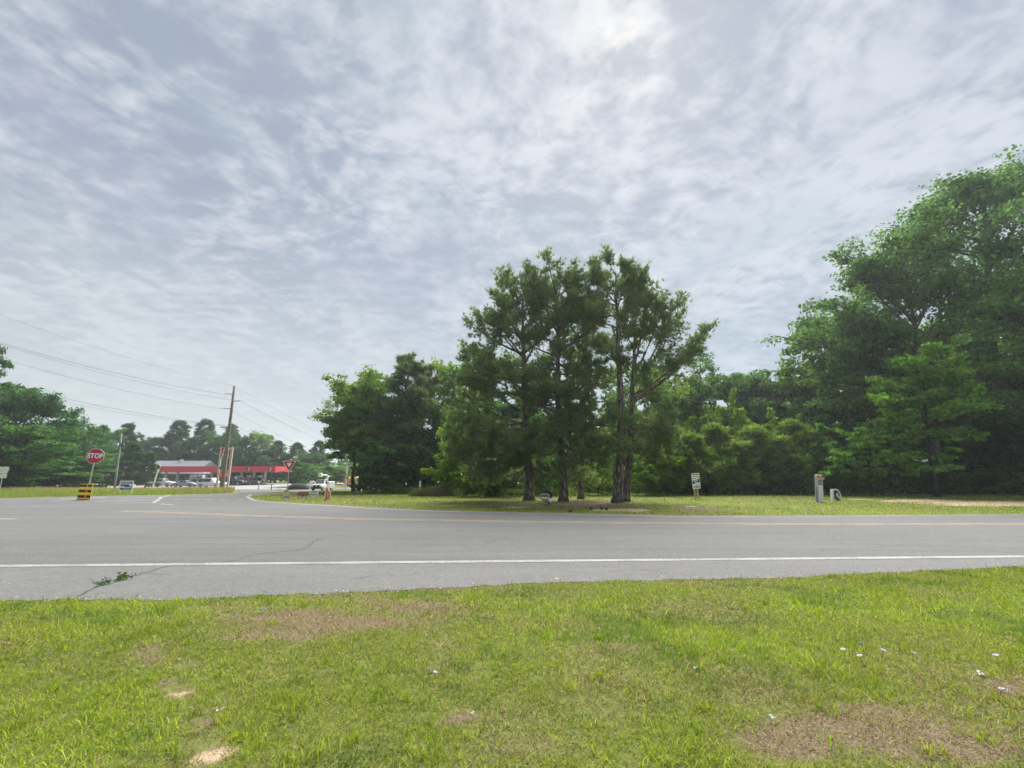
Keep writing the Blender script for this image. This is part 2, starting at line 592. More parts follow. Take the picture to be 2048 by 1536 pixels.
def ground_mat():
    m = bpy.data.materials.new('turf_and_soil'); m.use_nodes = True
    N = NT(m.node_tree)
    out = N.add('ShaderNodeOutputMaterial'); p = N.add('ShaderNodeBsdfPrincipled')
    geo = N.add('ShaderNodeNewGeometry'); P = geo.outputs['Position']
    a = N.add('ShaderNodeAttribute'); a.attribute_name = 'tint'
    sep = N.add('ShaderNodeSeparateColor'); N.link(a.outputs['Color'], sep.inputs[0])
    n1 = N.noise(P, 1.1, 5, .6); n2 = N.noise(P, 14, 5, .7); n3 = N.noise(P, 70, 4, .7)
    g = N.mix(N.ramp(n2, (.3, .7)), (.085, .095, .030), (.17, .185, .052))
    g = N.mix(N.math('MULTIPLY', N.ramp(n1, (.45, .7)), .35), g, (.17, .17, .05))
    s = N.mix(N.ramp(n3, (.3, .7)), (.07, .050, .034), (.23, .175, .11))
    s = N.mix(N.math('MULTIPLY', N.ramp(n2, (.5, .7)), .6), s, (.24, .20, .135))
    sd = N.mix(N.ramp(n3, (.3, .7)), (.33, .25, .155), (.46, .37, .24))
    fs = N.math('ADD', sep.outputs[0], N.math('MULTIPLY', N.math('SUBTRACT', n2, .5), .7))
    c = N.mix(N.ramp(fs, (.3, .62)), g, s)
    fd = N.math('ADD', sep.outputs[1], N.math('MULTIPLY', N.math('SUBTRACT', n2, .5), .5))
    c = N.mix(N.ramp(fd, (.3, .6)), c, sd)
    N.link(c, p.inputs['Base Color'])
    p.inputs['Roughness'].default_value = .95
    p.inputs['Specular IOR Level'].default_value = .1
    b = N.add('ShaderNodeBump'); b.inputs['Strength'].default_value = .7; b.inputs['Distance'].default_value = .02
    N.link(N.math('ADD', n2, n3), b.inputs['Height']); N.link(b.outputs[0], p.inputs['Normal'])
    N.link(p.outputs[0], out.inputs[0])
    return m
ground = tag(link('ground', me, ground_mat()), 'grassy verge and field with bare soil patches', kind='structure')

# ------------------------------------------------------------------ roads
def sheet(name, pts, z, mat):
    vs = [Vector((p[0], p[1], z)) for p in pts]
    tris = geometry.tessellate_polygon([vs])
    mb = MB(); mb.add(vs, [tuple(t) for t in tris])
    return mb.build(name, mat)

near_edge = [(-700, 1222), (0, 1203), (137, 1199), (342, 1200), (513, 1192), (690, 1187), (885, 1177), (1056, 1167), (1200, 1163), (1380, 1160), (1587, 1156), (1792, 1145), (1997, 1135), (2300, 1126), (3400, 1100)]
near_line = [(-700, 1139.5), (0, 1133), (1024, 1123.3), (2048, 1113.8), (3400, 1101)]
def wig(pts, amp, n=9, seed=1):
    """ragged turf edge: subdivide a polyline and jitter it"""
    r = random.Random(seed); o = []
    for a, b in zip(pts[:-1], pts[1:]):
        for i in range(n):
            p = a.lerp(b, i / n); o.append(p + Vector((0, r.uniform(-amp, amp), 0)))
    o.append(pts[-1]); return o
ne = wig([gr(*p) for p in near_edge], .05)
nl = [gr(*p) for p in near_line]
# near end of the line beyond the frame keeps running along the road
far_edge = [(3400, 1030), (2048, 1028.5), (1680, 1031), (1340, 1031.5), (1300, 1030), (1100, 1026), (860, 1020.5), (723, 1014), (673, 1010.5), (620, 1008), (540, 1003), (512, 1000), (497, 994), (505, 989.5), (546, 986.5), (600, 984.2)]
fe = [gr(*p) for p in far_edge]
top_edge = [(590, 982.2), (546, 984), (496, 986), (420, 988), (340, 990), (216, 991.7), (116, 993.4), (83, 995), (0, 997), (-300, 1003), (-900, 1010)]
te = [gr(*p) for p in top_edge]
sh = sheet('road_shoulder', ne + nl[::-1], .005, M_SHOULDER)
tag(sh, 'pale asphalt shoulder between white line and near grass', kind='structure')
road = sheet('road', nl + fe + te, .005, M_ROAD)
tag(road, 'worn grey asphalt road with a wide junction on the left', kind='structure')

def strip(name, pts, w, mat, z=.019, parent=None, sub=6, jit=0):
    """painted strip following ground points"""
    P = []
    for a, b in zip(pts[:-1], pts[1:]):
        for i in range(sub): P.append(a.lerp(b, i / sub))
    P.append(pts[-1])
    L, Rr = [], []
    for i, p in enumerate(P):
        t = (P[min(i + 1, len(P) - 1)] - P[max(i - 1, 0)]); t.z = 0; t.normalize()
        n = Vector((-t.y, t.x, 0))
        ww = w * (1 + random.uniform(-jit, jit))
        for lst, s in ((L, 1), (Rr, -1)):
            q = p + n * (ww / 2 * s)
            lst.append((q.x, q.y, float(gh(q.x, q.y)) + z))
    n = len(P)
    mb = MB(); mb.add(L + Rr, [(i, i + 1, n + i + 1, n + i) for i in range(n - 1)])
    return mb.build(name, mat, parent)

def pxl(lst): return [gr(*p) for p in lst]
strip('edge_line', pxl(near_line), .21, M_WHITE, .010, road, 14, .05)
yl = pxl([(235, 1022), (444, 1030), (700, 1038.4), (860, 1041), (1024, 1043.6), (1300, 1047), (1680, 1049.5), (2048, 1048.5), (3300, 1047)])
def offs(pts, d):
    o = []
    for i, p in enumerate(pts):
        t = pts[min(i + 1, len(pts) - 1)] - pts[max(i - 1, 0)]; t.z = 0; t.normalize()
        o.append(p + Vector((-t.y, t.x, 0)) * d)
    return o
strip('center_line', offs(yl, .17), .16, M_YELLOW, .010, road, 8, .08)
strip('center_line', offs(yl, -.17), .16, M_YELLOWF, .010, road, 8, .08)
strip('edge_line', pxl([(1348, 1033.6), (1300, 1032), (1100, 1028), (860, 1022.3), (723, 1016), (673, 1012.3), (620, 1009.8), (540, 1004.6), (508, 1001), (494, 994.3), (503, 989), (546, 986.3), (590, 984.3)]), .24, M_WHITE, .010, road, 8, .06)
strip('edge_line', pxl([(3300, 1030.6), (2048, 1030), (1680, 1032.6), (1348, 1033.6)]), .13, M_WHITEW, .010, road, 8, .3)
strip('edge_line', pxl([(546, 985), (496, 987), (420, 989), (340, 991), (322, 995), (315, 1001), (306, 1006)]), .2, M_WHITEW, .010, road, 6, .05)
strip('edge_line', pxl([(340, 991), (216, 993), (120, 995.2), (83, 996.4), (-200, 1002)]), .22, M_WHITEW, .010, road, 6, .1)
strip('gore_line', pxl([(106, 1013.3), (200, 1008.8), (284, 1005.6), (306, 1005)]), .2, M_WHITE, .010, road)
for a, b in (((205, 1000.8), (314, 998.4)), ((190, 1003.8), (310, 1001.6)), ((222, 996.4), (322, 994.2))):
    strip('hatch_stripe', pxl([a, b]), .42, M_WHITEW, .010, road)
strip('hatch_stripe', pxl([(118, 998.6), (212, 995)]), .6, M_WHITEW, .010, road)
strip('hatch_stripe', pxl([(100, 1003), (150, 1001)]), .4, M_WHITEW, .010, road)
for a, b in ((345, 361), (378, 395), (409, 424), (439, 453), (476, 487)):
    strip('lane_dash', pxl([(a, 999 + (a - 345) * .008), (b, 999.3 + (a - 345) * .008)]), .34, M_WHITE, .010, road, 2)
strip('lane_dash', pxl([(55, 1013.6), (97, 1013.4)]), .22, M_WHITE, .010, road, 2)
strip('lane_dash', pxl([(-60, 1037.6), (34, 1038.6)]), .22, M_WHITE, .010, road, 2)
strip('gore_line', pxl([(320, 1008), (345, 1010.2)]), .25, M_WHITEW, .010, road, 2)

def grit():
    rng = np.random.default_rng(77)
    n = 2600
    x = rng.uniform(-11, 12, n); e = np.interp(x, np.array([p.x for p in ne]), np.array([p.y for p in ne]))
    y = e + np.abs(rng.normal(0, .16, n)) * np.where(rng.random(n) < .8, 1, 5) - .05
    s_ = rng.lognormal(0, .5, n) * .007
    V, F, T = [], [], []
    oct_ = np.array([(1, 0, 0), (0, 1, 0), (-1, 0, 0), (0, -1, 0), (0, 0, .7)])
    rot = rng.uniform(0, 6.28, n)
    c, s2 = np.cos(rot), np.sin(rot)
    P = oct_[None] * rng.uniform(.7, 1.3, (n, 5, 1)) * s_[:, None, None]
    X = P[..., 0] * c[:, None] - P[..., 1] * s2[:, None] + x[:, None]
    Y_ = P[..., 0] * s2[:, None] + P[..., 1] * c[:, None] + y[:, None]
    Z = P[..., 2] + .0055
    V = np.stack([X, Y_, Z], -1).reshape(-1, 3)
    F = (np.arange(n)[:, None, None] * 5 + np.array([[0, 1, 4], [1, 2, 4], [2, 3, 4], [3, 0, 4]])[None]).reshape(-1, 3)
    col = np.array([(.20, .19, .175), (.30, .27, .23), (.12, .10, .085), (.24, .18, .13)])[rng.integers(0, 4, n)]
    me = np_mesh('gravel', V, [F], np.repeat(col, 5, 0))
    m = bpy.data.materials.new('grit'); m.use_nodes = True
    N = NT(m.node_tree); out = N.add('ShaderNodeOutputMaterial'); p = N.add('ShaderNodeBsdfPrincipled')
    a = N.add('ShaderNodeAttribute'); a.attribute_name = 'tint'
    N.link(a.outputs['Color'], p.inputs['Base Color']); p.inputs['Roughness'].default_value = .9
    N.link(p.outputs[0], out.inputs[0])
    tag(link('gravel', me, m), 'loose grit scattered along the pavement edge', 'gravel', kind='stuff')
grit()

# cracks: thin dark seams
M_CRACK = pmat('crack_dark', (.035, .033, .030), .95, var=.3)
def crack(lst, w, par, seed):
    r = random.Random(seed); P = pxl(lst); o = []
    for a, b in zip(P[:-1], P[1:]):
        n = max(2, int((b - a).length / .12))
        for i in range(n):
            o.append(a.lerp(b, i / n) + Vector((r.uniform(-.03, .03), r.uniform(-.03, .03), 0)))
    o.append(P[-1])
    strip('crack', o, w, M_CRACK, .0075, par, 1, .6)
crack([(155, 1194), (185, 1178), (235, 1163), (290, 1146), (345, 1131)], .024, sh, 1)
crack([(290, 1146), (318, 1150), (340, 1149)], .012, sh, 11)
crack([(205, 1172), (190, 1166), (178, 1158)], .010, sh, 12)
crack([(1100, 1140), (1180, 1146), (1290, 1141), (1340, 1147)], .008, sh, 13)
crack([(700, 1160), (760, 1150), (800, 1153), (880, 1141)], .008, sh, 14)
crack([(590, 1103), (615, 1094), (625, 1085), (645, 1078)], .02, road, 2)
crack([(430, 1130), (520, 1108), (600, 1100)], .013, road, 4)
crack([(1640, 1100), (1800, 1092), (1990, 1096)], .012, road, 5)
crack([(960, 1086), (1010, 1078), (1040, 1083)], .013, road, 6)

# far road beyond the island, slip road and forecourt follow the dip
strip('far_road', [Vector((-120, 74, 0)), Vector((-70, 77, 0)), Vector((-40, 80, 0)), Vector((-30, 92, 0)), Vector((-18, 120, 0)), Vector((0, 170, 0))], 7.5, M_ROAD, .05, None, 14)
tag(bpy.data.objects['far_road'], 'grey road beyond the grass island', kind='structure')
strip('slip_road', [Vector((-22.5, 42.4, 0)), Vector((-28, 52, 0)), Vector((-38, 68, 0)), Vector((-44, 77, 0))], 4.5, M_ROAD, .03, None, 12)
tag(bpy.data.objects['slip_road'], 'narrow slip road behind the grass island nose', kind='structure')
gx, gy = np.meshgrid(np.linspace(-125, -40, 40), np.linspace(86, 140, 40))
ii = np.arange(1600).reshape(40, 40)
me = np_mesh('forecourt', np.stack([gx, gy, gh(gx, gy) + .055], -1).reshape(-1, 3), [np.stack([ii[:-1, :-1], ii[:-1, 1:], ii[1:, 1:], ii[1:, :-1]], -1).reshape(-1, 4)])
tag(link('forecourt', me, M_LOT), 'pale concrete forecourt of the filling station', kind='structure')

# ------------------------------------------------------------------ grass
def blades(n_pos, x, y, h, w, lean, rng, tint, seg=2):
    n = len(x); z = gh(x, y)
    zz = (1 - ss(4.6, 5.6, y)) * ss(-2, 1, y)
    z = z + zz * ((vnoise(x, y, 1.3, 8) - .5) * .05 + (vnoise(x, y, 3.5, 9) - .5) * .025) - .004
    a = rng.uniform(0, 2 * np.pi, n); la = rng.uniform(0, 2 * np.pi, n)
    dx, dy = np.cos(a) * w / 2, np.sin(a) * w / 2
    lx, ly = np.cos(la) * lean * h, np.sin(la) * lean * h
    hz = h * np.sqrt(np.clip(1 - lean ** 2 * .8, .08, 1))
    b = np.stack([x, y, z], -1)
    side = np.stack([dx, dy, 0 * dx], -1)
    if seg == 1:
        tip = b + np.stack([lx, ly, hz], -1)
        V = np.stack([b - side, b + side, tip], 1).reshape(-1, 3)
        F = [np.arange(3 * n).reshape(n, 3)]
        T = np.repeat(tint, 3, 0)
    else:
        mid = b + np.stack([lx * .35, ly * .35, hz * .62], -1)
        tip = b + np.stack([lx, ly, hz], -1)
        V = np.stack([b - side, b + side, mid + side * .8, mid - side * .8, tip], 1).reshape(-1, 3)
        o = np.arange(n)[:, None] * 5
        F = [o + np.array([[0, 1, 2, 3]]), o + np.array([[3, 2, 4]])]
        T = np.repeat(tint, 5, 0)
    return V, F, T

GREENS = np.array([(.225, .325, .030), (.275, .36, .036), (.345, .405, .048), (.32, .345, .072), (.195, .265, .050)])
STRAW = np.array([(.38, .315, .165), (.48, .42, .245), (.26, .20, .115), (.19, .135, .088)])

def grass_tint(x, y, rng, soilv):
    n = len(x)
    g = GREENS[rng.integers(0, len(GREENS), n)]
    lush = vnoise(x, y, .9, 21)[:, None]
    g = g * (.78 + .5 * lush)
    yel = np.clip((vnoise(x, y, .55, 22) - .45) * 2.2, 0, 1)[:, None]
    g = g * (1 - yel * .35) + np.array([(.17, .20, .035)]) * yel * .35
    s = STRAW[rng.integers(0, len(STRAW), n)]
    pdead = np.clip(.09 + soilv * .85 + np.clip(vnoise(x, y, 1.6, 23) * .6 + vnoise(x, y, .6, 24) * .4 - .47, 0, 1) * 2.2, 0, .95)
    dead = (rng.random(n) < pdead)[:, None]
    c = np.where(dead, s, g)
    wd = np.clip((vnoise(x, y, 1.9, 26) * .6 + vnoise(x, y, 5, 27) * .4 - .54) * 6, 0, 1)[:, None]
    c = np.where(dead, c, c * (1 - wd * np.array([(.45, .32, .2)])))
    return c * rng.uniform(.62, 1.3, (n, 1)), dead[:, 0]

M_GRASS = leafmat('grass_blades', (0, 0, 0), (0, 0, 0), .36, attr=True)

nline = np.array([(p.x, p.y) for p in ne]); nline = nline[np.argsort(nline[:, 0])]
def edge_y(x): return np.interp(x, nline[:, 0], nline[:, 1])

def near_grass():
    rng = np.random.default_rng(12)
    V, F, T, off = [], [], [], 0
    for (y0, y1, dens, wd, hh) in ((1.5, 2.6, 7600, .0038, .050), (2.6, 3.8, 6000, .0046, .053), (3.8, 5.2, 3700, .0058, .055), (5.2, 8.8, 2300, .0072, .058)):
        xm = 1.35 * y1 + .9
        n = int(dens * (y1 - y0) * 2 * xm)
        x = rng.uniform(-xm, xm, n); y = rng.uniform(y0, y1, n)
        keep = y < edge_y(x) + rng.normal(0, .035, n)
        x, y = x[keep], y[keep]
        # clumping
        cl = vnoise(x, y, 9, 31) * .6 + vnoise(x, y, 3.3, 32) * .4
        sv = emask(SOIL, x, y); sd = emask(SAND, x, y)
        keep = (rng.random(len(x)) < np.clip(.22 + cl * .95, 0, 1) * (1 - np.clip(sv * 1.0 - .15, 0, .72)) * (1 - np.clip(sd, 0, .85)))
        x, y, sv, cl = x[keep], y[keep], sv[keep], cl[keep]
        t, dead = grass_tint(x, y, rng, sv)
        n = len(x)
        lush = vnoise(x, y, .9, 21); tall = np.clip((vnoise(x, y, 2.0, 33) - .55) * 3, 0, 1)
        h = hh * rng.lognormal(0, .38, n) * (.50 + .55 * lush + .40 * tall) * .88 * np.where(dead, .75, 1) * (1 - .35 * np.clip(sv * 1.3, 0, 1))
        lean = np.clip(rng.normal(.72, .22, n), .05, .98); lean = np.where(dead, np.clip(lean + .25, 0, .99), lean)
        v, f, tt = blades(n, x, y, h, wd * rng.uniform(.6, 1.5, n), lean, rng, t)
        V.append(v); T.append(tt); F += [q + off for q in f]; off += len(v)
    # short matted layer: fine green and dead blades lying close to the soil
    for (y0, y1, dens, wd, hh) in ((1.5, 2.6, 8500, .0042, .026), (2.6, 3.8, 6000, .0055, .028), (3.8, 5.2, 4000, .007, .030), (5.2, 8.8, 1500, .010, .034)):
        xm = 1.3 * y1 + .6
        n = int(dens * (y1 - y0) * 2 * xm)
        x = rng.uniform(-xm, xm, n); y = rng.uniform(y0, y1, n)
        keep = y < edge_y(x) + rng.normal(0, .03, n)
        x, y = x[keep], y[keep]
        sv = emask(SOIL, x, y); sd = emask(SAND, x, y)
        keep = rng.random(len(x)) < (1 - np.clip(sd * .9, 0, .85)) * (1 - .55 * np.clip(sv, 0, 1) * (vnoise(x, y, 7, 35) > .5))
        x, y, sv = x[keep], y[keep], sv[keep]; n = len(x)
        t, dead = grass_tint(x, y, rng, np.clip(sv * 1.3 + .12, 0, 1.05))
        v, f, tt = blades(n, x, y, hh * rng.lognormal(0, .35, n), wd * rng.uniform(.6, 1.4, n), np.clip(rng.normal(.85, .12, n), .3, .99), rng, t, 1)
        V.append(v); T.append(tt); F += [q + off for q in f]; off += len(v)
    # broad-leaved weeds and coarse tufts
    for k in range(230):
        yy = rng.uniform(1.8, 6.0); xx = rng.uniform(-1.3 * yy - .5, 1.3 * yy + .5)
        if yy > edge_y(xx) - .1: continue
        m = int(rng.integers(14, 40)); r = rng.uniform(.02, .07)
        x = xx + rng.normal(0, r, m); y = yy + rng.normal(0, r, m)
        base = GREENS[rng.integers(0, 5)] * rng.uniform(.8, 1.1)
        t = base * rng.uniform(.8, 1.2, (m, 1))
        v, f, tt = blades(m, x, y, rng.uniform(.04, .085, m), rng.uniform(.004, .009, m), np.clip(rng.normal(.55, .2, m), .1, .95), rng, t)
        V.append(v); T.append(tt); F += [q + off for q in f]; off += len(v)
    q4 = np.concatenate([f for f in F if f.shape[1] == 4]); q3 = np.concatenate([f for f in F if f.shape[1] == 3])
    me = np_mesh('near_grass', np.concatenate(V), [q4, q3], np.concatenate(T))
    return tag(link('near_grass', me, M_GRASS), 'mown roadside grass with straw and bare patches in foreground', 'grass', kind='stuff')
near_grass()

def far_grass():
    rng = np.random.default_rng(14)
    fx = np.array([(p.x, p.y) for p in fe[:-3]]); fx = fx[np.argsort(fx[:, 0])]
    n = 150000
    y = 16 + (rng.random(n) ** 1.6) * 34
    x = rng.uniform(-1, 1, n) * (y * 1.25 + 4)
    keep = (y > np.interp(x, fx[:, 0], fx[:, 1], left=99) + .1 + rng.normal(0, .1, n))
    x, y = x[keep], y[keep]
    sv = emask(SOIL, x, y); sd = emask(SAND, x, y)
    keep = rng.random(len(x)) < (1 - np.clip(sv * .95, 0, .9)) * (1 - np.clip(sd * 1.1, 0, .95))
    x, y, sv = x[keep], y[keep], sv[keep]
    t, dead = grass_tint(x * .3, y * .3, rng, sv * .5)
    t = t * np.array([1.08, 1.12, .9])
    n = len(x)
    V, F, T = blades(n, x, y, rng.uniform(.04, .09, n), rng.uniform(.02, .05, n) * y / 24, np.clip(rng.normal(.5, .2, n), 0, .9), rng, t, 1)
    me = np_mesh('far_grass', V, F, T)
    tag(link('far_grass', me, M_GRASS), 'mown yellow green grass on the far side of the road', 'grass', kind='stuff')
far_grass()

def rough_grass():
    """tall seeding grass on the left verge in front of the station"""
    rng = np.random.default_rng(15)
    n = 70000
    px = rng.uniform(-250, 575, n)
    y = 33 + rng.random(n) ** 1.3 * 45
    x = (px - CX) / FPX * y * 1.0
    ty = np.array([(p.x, p.y) for p in te]); ty = ty[np.argsort(ty[:, 0])]
    keep = y > np.interp(x, ty[:, 0], ty[:, 1]) + .25
    keep &= ~((y > 69) & (y < 84))
    # keep off the slip road
    sx = np.interp(y, [42.4, 52, 68, 77], [-22.5, -28, -38, -44])
    keep &= ~((np.abs(x - sx) < 3.2) & (y > 40))
    x, y = x[keep], y[keep]; n = len(x)
    back = ss(38, 50, y) * (vnoise(x, y, .12, 41) * .6 + .4)
    h = .10 + back * rng.uniform(.2, .75, n)
    cg = np.array([(.18, .25, .05)]); cs = np.array([(.36, .29, .15)]); cr = np.array([(.31, .205, .14)])
    m = np.clip(back * 1.2 - .1 + rng.normal(0, .25, n), 0, 1)[:, None]
    rr = np.clip(vnoise(x, y, .2, 42)[:, None] * 1.4 - .4, 0, 1)
    t = cg * (1 - m) + (cs * (1 - rr) + cr * rr) * m
    t = t * rng.uniform(.75, 1.25, (n, 1))
    V, F, T = blades(n, x, y, h, rng.uniform(.03, .07, n), np.clip(rng.normal(.35, .2, n), 0, .9), rng, t, 1)
    me = np_mesh('rough_grass', V, F, T)
    tag(link('rough_grass', me, M_GRASS), 'tall straw coloured grass along the left verge', 'grass', kind='stuff')
rough_grass()

# ------------------------------------------------------------------ tree generators
def rot_to(v):
    return v / (np.linalg.norm(v, axis=-1, keepdims=True) + 1e-9)

def leaf_quads(c, nrm, size, rng, aspect=.78):
    n = len(c)
    nrm = rot_to(nrm)
    r = rot_to(rng.normal(size=(n, 3)))
    u = rot_to(np.cross(nrm, r)); w = np.cross(nrm, u)
    L = size[:, None] * .5
    V = np.stack([c - u * L, c + w * L * aspect + nrm * L * .12, c + u * L, c - w * L * aspect + nrm * L * .12], 1).reshape(-1, 3)
    return V, np.arange(4 * n).reshape(n, 4)

def needle_tufts(c, d, L, rng, nb=8, w=.03, spread=.75):
    n = len(c)
    c = np.repeat(c, nb, 0); d = np.repeat(rot_to(d), nb, 0); L = np.repeat(L, nb)
    nd = rot_to(d + rng.normal(size=c.shape) * spread * .75)
    s = rot_to(np.cross(nd, rng.normal(size=c.shape))) * w / 2
    tip = c + nd * (L * rng.uniform(.75, 1.2, len(c)))[:, None]
    V = np.stack([c - s, c + s, tip], 1).reshape(-1, 3)
    return V, np.arange(3 * len(c)).reshape(-1, 3)

def bez(p0, p1, p2, n):
    t = np.linspace(0, 1, n)[:, None]
    return (1 - t) ** 2 * p0 + 2 * t * (1 - t) * p1 + t ** 2 * p2

def trunk_path(H, rng, wob, n=9, lean=(0, 0)):
    t = np.linspace(0, 1, n)
    p = np.zeros((n, 3)); p[:, 2] = t * H
    p[:, 0] = lean[0] * t * H + np.cumsum(rng.normal(0, wob, n)) * (t > 0)
    p[:, 1] = lean[1] * t * H + np.cumsum(rng.normal(0, wob, n)) * (t > 0)
    return p

def sample(path, s):
    k = s * (len(path) - 1); i = int(min(k, len(path) - 2)); return path[i] + (path[i + 1] - path[i]) * (k - i)

def broadleaf(seed, H, Rm, cb, nl, leaf, per, tr, prof=None, flat=.45, clump=.8, subs=7, top=.93, elev=(5, 62), wob=.10, up=.45, extra=None, leanv=(0, 0), az0=None):
    rng = np.random.default_rng(seed)
    tp = trunk_path(H * top, rng, wob, lean=leanv)
    wood = MB()
    rr = [tr * (1.35 if i == 0 else 1.05 if i == 1 else 1) * (1 - .86 * (i / 8)) for i in range(9)]
    wood.tube(tp, rr, 8)
    if prof is None:
        prof = lambda t: math.sin(math.pi * min(1, (t * .86 + .17))) ** .75
    cents, rads = [], []
    limbs = []
    for i in range(nl):
        t = cb + (1 - cb) * ((i + rng.random() * .8) / nl) * .98
        az = i * 2.4 + rng.normal(0, .35)
        q = (t - cb) / (1 - cb)
        el = R(elev[0] + (elev[1] - elev[0]) * q + rng.normal(0, 8))
        Ln = Rm * prof(q) * rng.uniform(.72, 1.18) / max(.5, math.cos(el))
        limbs.append((t, az, el, Ln))
    if extra: limbs += extra
    for (t, az, el, Ln) in limbs:
        s = sample(tp, min(.99, t * .96))
        d = np.array([math.cos(az) * math.cos(el), math.sin(az) * math.cos(el), math.sin(el)])
        p1 = s + d * Ln * .5 + np.array([0, 0, Ln * .10])
        p2 = s + d * Ln + rng.normal(0, .06 * Ln, 3)
        P = bez(s, p1, p2, 7)
        r0 = max(.02, tr * .42 * (Ln / Rm) * (1 - t * .55))
        wood.tube(P, [r0 * (1 - .85 * k / 6) for k in range(7)], 5, False)
        for j in range(subs):
            u = .16 + .84 * (j + rng.random()) / subs
            b = sample(P, min(u, .999))
            sgn = 1 if j % 2 else -1
            a2 = az + sgn * rng.uniform(.4, 1.25)
            e2 = el * .5 + R(rng.normal(12, 22))
            l2 = Ln * rng.uniform(.26, .44) * (1.15 - .45 * u)
            d2 = np.array([math.cos(a2) * math.cos(e2), math.sin(a2) * math.cos(e2), math.sin(e2)])
            Q = bez(b, b + d2 * l2 * .5 + [0, 0, .08 * l2], b + d2 * l2, 4)
            wood.tube(Q, [r0 * .32 * (1 - .7 * k / 3) + .004 for k in range(4)], 4, False)
            for k in (.45, .75, 1.0):
                cents.append(sample(Q, min(k, .999)) + rng.normal(0, .12 * l2, 3)); rads.append(clump * rng.uniform(.6, 1.25) * (H / 14) ** .5)
        cents.append(P[-1]); rads.append(clump * .9)
    cents = np.array(cents); rads = np.array(rads)
    n = len(cents) * per
    ci = np.repeat(np.arange(len(cents)), per)
    g = rng.normal(size=(n, 3)); g = g / (np.linalg.norm(g, axis=1, keepdims=True)) * (rng.random((n, 1)) ** .45)
    pos = cents[ci] + g * rads[ci][:, None] * np.array([1.15, 1.15, flat * 1.6])
    pos[:, 2] = np.maximum(pos[:, 2], .15)
    nr = rng.normal(size=(n, 3)) * .45 + np.array([0, 0, up * .8]) + g * 1.0
    V, Fc = leaf_quads(pos, nr, leaf * 1.15 * rng.uniform(.6, 1.35, n), rng)
    return wood, np_mesh('crown', V, [Fc])

def pine(seed, H, cb, prof, nl, tr, tuft=.26, nb=8, nw=.032, subs=9, leanv=(0, 0), elev=(-8, 50), extra=None, droop=.10, tpl=5, wob=.06, top=.97, skip=None, bare=.42, pom=True):
    rng = np.random.default_rng(seed)
    tp = trunk_path(H * top, rng, wob, 10, leanv)
    wood = MB()
    rr = [tr * (1.30 if i == 0 else 1.04 if i == 1 else 1) * (1 - .88 * (i / 9) ** 1.15) for i in range(10)]
    base = tp[0].copy(); first = tp[1].copy()
    tp2 = np.vstack([tp[:1], tp[:1] + (tp[1] - tp[0]) * .18, tp[1:]]); rr2 = [tr * 1.45, tr * 1.08] + rr[1:]
    wood.tube(tp2, rr2, 10)
    limbs = []
    for i in range(nl):
        q = (i + rng.random() * .9) / nl
        t = cb + (1 - cb) * q
        if skip and skip[0] < q < skip[1] and rng.random() < skip[2]: continue
        az = i * 2.4 + rng.normal(0, .5)
        limbs.append((t, az, R(elev[0] + (elev[1] - elev[0]) * q ** .9 + rng.normal(0, 13)), prof(q) * rng.uniform(.7, 1.15)))
    if extra: limbs += extra
    C, D = [], []
    for (t, az, el, Ln) in limbs:
        s = sample(tp, min(.985, t))
        d = np.array([math.cos(az) * math.cos(el), math.sin(az) * math.cos(el), math.sin(el)])
        P = bez(s, s + d * Ln * .55 - np.array([0, 0, droop * Ln]), s + d * Ln + np.array([0, 0, droop * .8 * Ln]), 7)
        r0 = max(.018, min(tr * .36, .022 * Ln + .012))
        wood.tube(P, [r0 * (1 - .8 * k / 6) for k in range(7)], 5, False)
        ns = max(4, int(subs * (Ln / 3.0) ** .7))
        for j in range(ns):
            u = bare * .75 + (1 - bare * .75) * (j + rng.random()) / ns
            b = sample(P, min(u, .999))
            a2 = az + (1 if j % 2 else -1) * rng.uniform(.35, 1.15)
            e2 = R(rng.normal(22, 26)) + el * .4
            l2 = (.50 + .27 * Ln * (1.15 - u)) * rng.uniform(.7, 1.3)
            d2 = np.array([math.cos(a2) * math.cos(e2), math.sin(a2) * math.cos(e2), math.sin(e2)])
            Q = bez(b, b + d2 * l2 * .6, b + d2 * l2 + [0, 0, .14 * l2], 4)
            wood.tube(Q, [.014, .012, .010, .006], 3, False)
            for v in ((.55, .8, 1.0) if pom else (.3, .55, .8, 1.0)):
                c0 = sample(Q, min(v + rng.uniform(-.06, .0), .999))
                for k in range(tpl):
                    C.append(c0 + rng.normal(0, .15 if pom else .10, 3) * (1, 1, .8))
                    D.append(d2 * .45 + np.array([0, 0, .40 if pom else .8]) + rng.normal(0, .55 if pom else .3, 3))
        C.append(P[-1]); D.append(d + [0, 0, .8])
    C = np.array(C); D = np.array(D)
    V, Fc = needle_tufts(C, D, tuft * rng.uniform(.75, 1.25, len(C)), rng, nb, nw)
    return wood, np_mesh('crown', V, [Fc])

def plant_tree(name, label, cat, loc, wood, crown, wmat, lmat, group=None, color=(1, 1, 1, 1), rotz=0, scale=None):
    t = thing(name, label, cat, loc, rotz, group)
    wood.build('trunk', wmat, t, True)
    c = link('crown', crown, lmat, t)
    c.color = color
    if scale: t.scale = scale
    return t

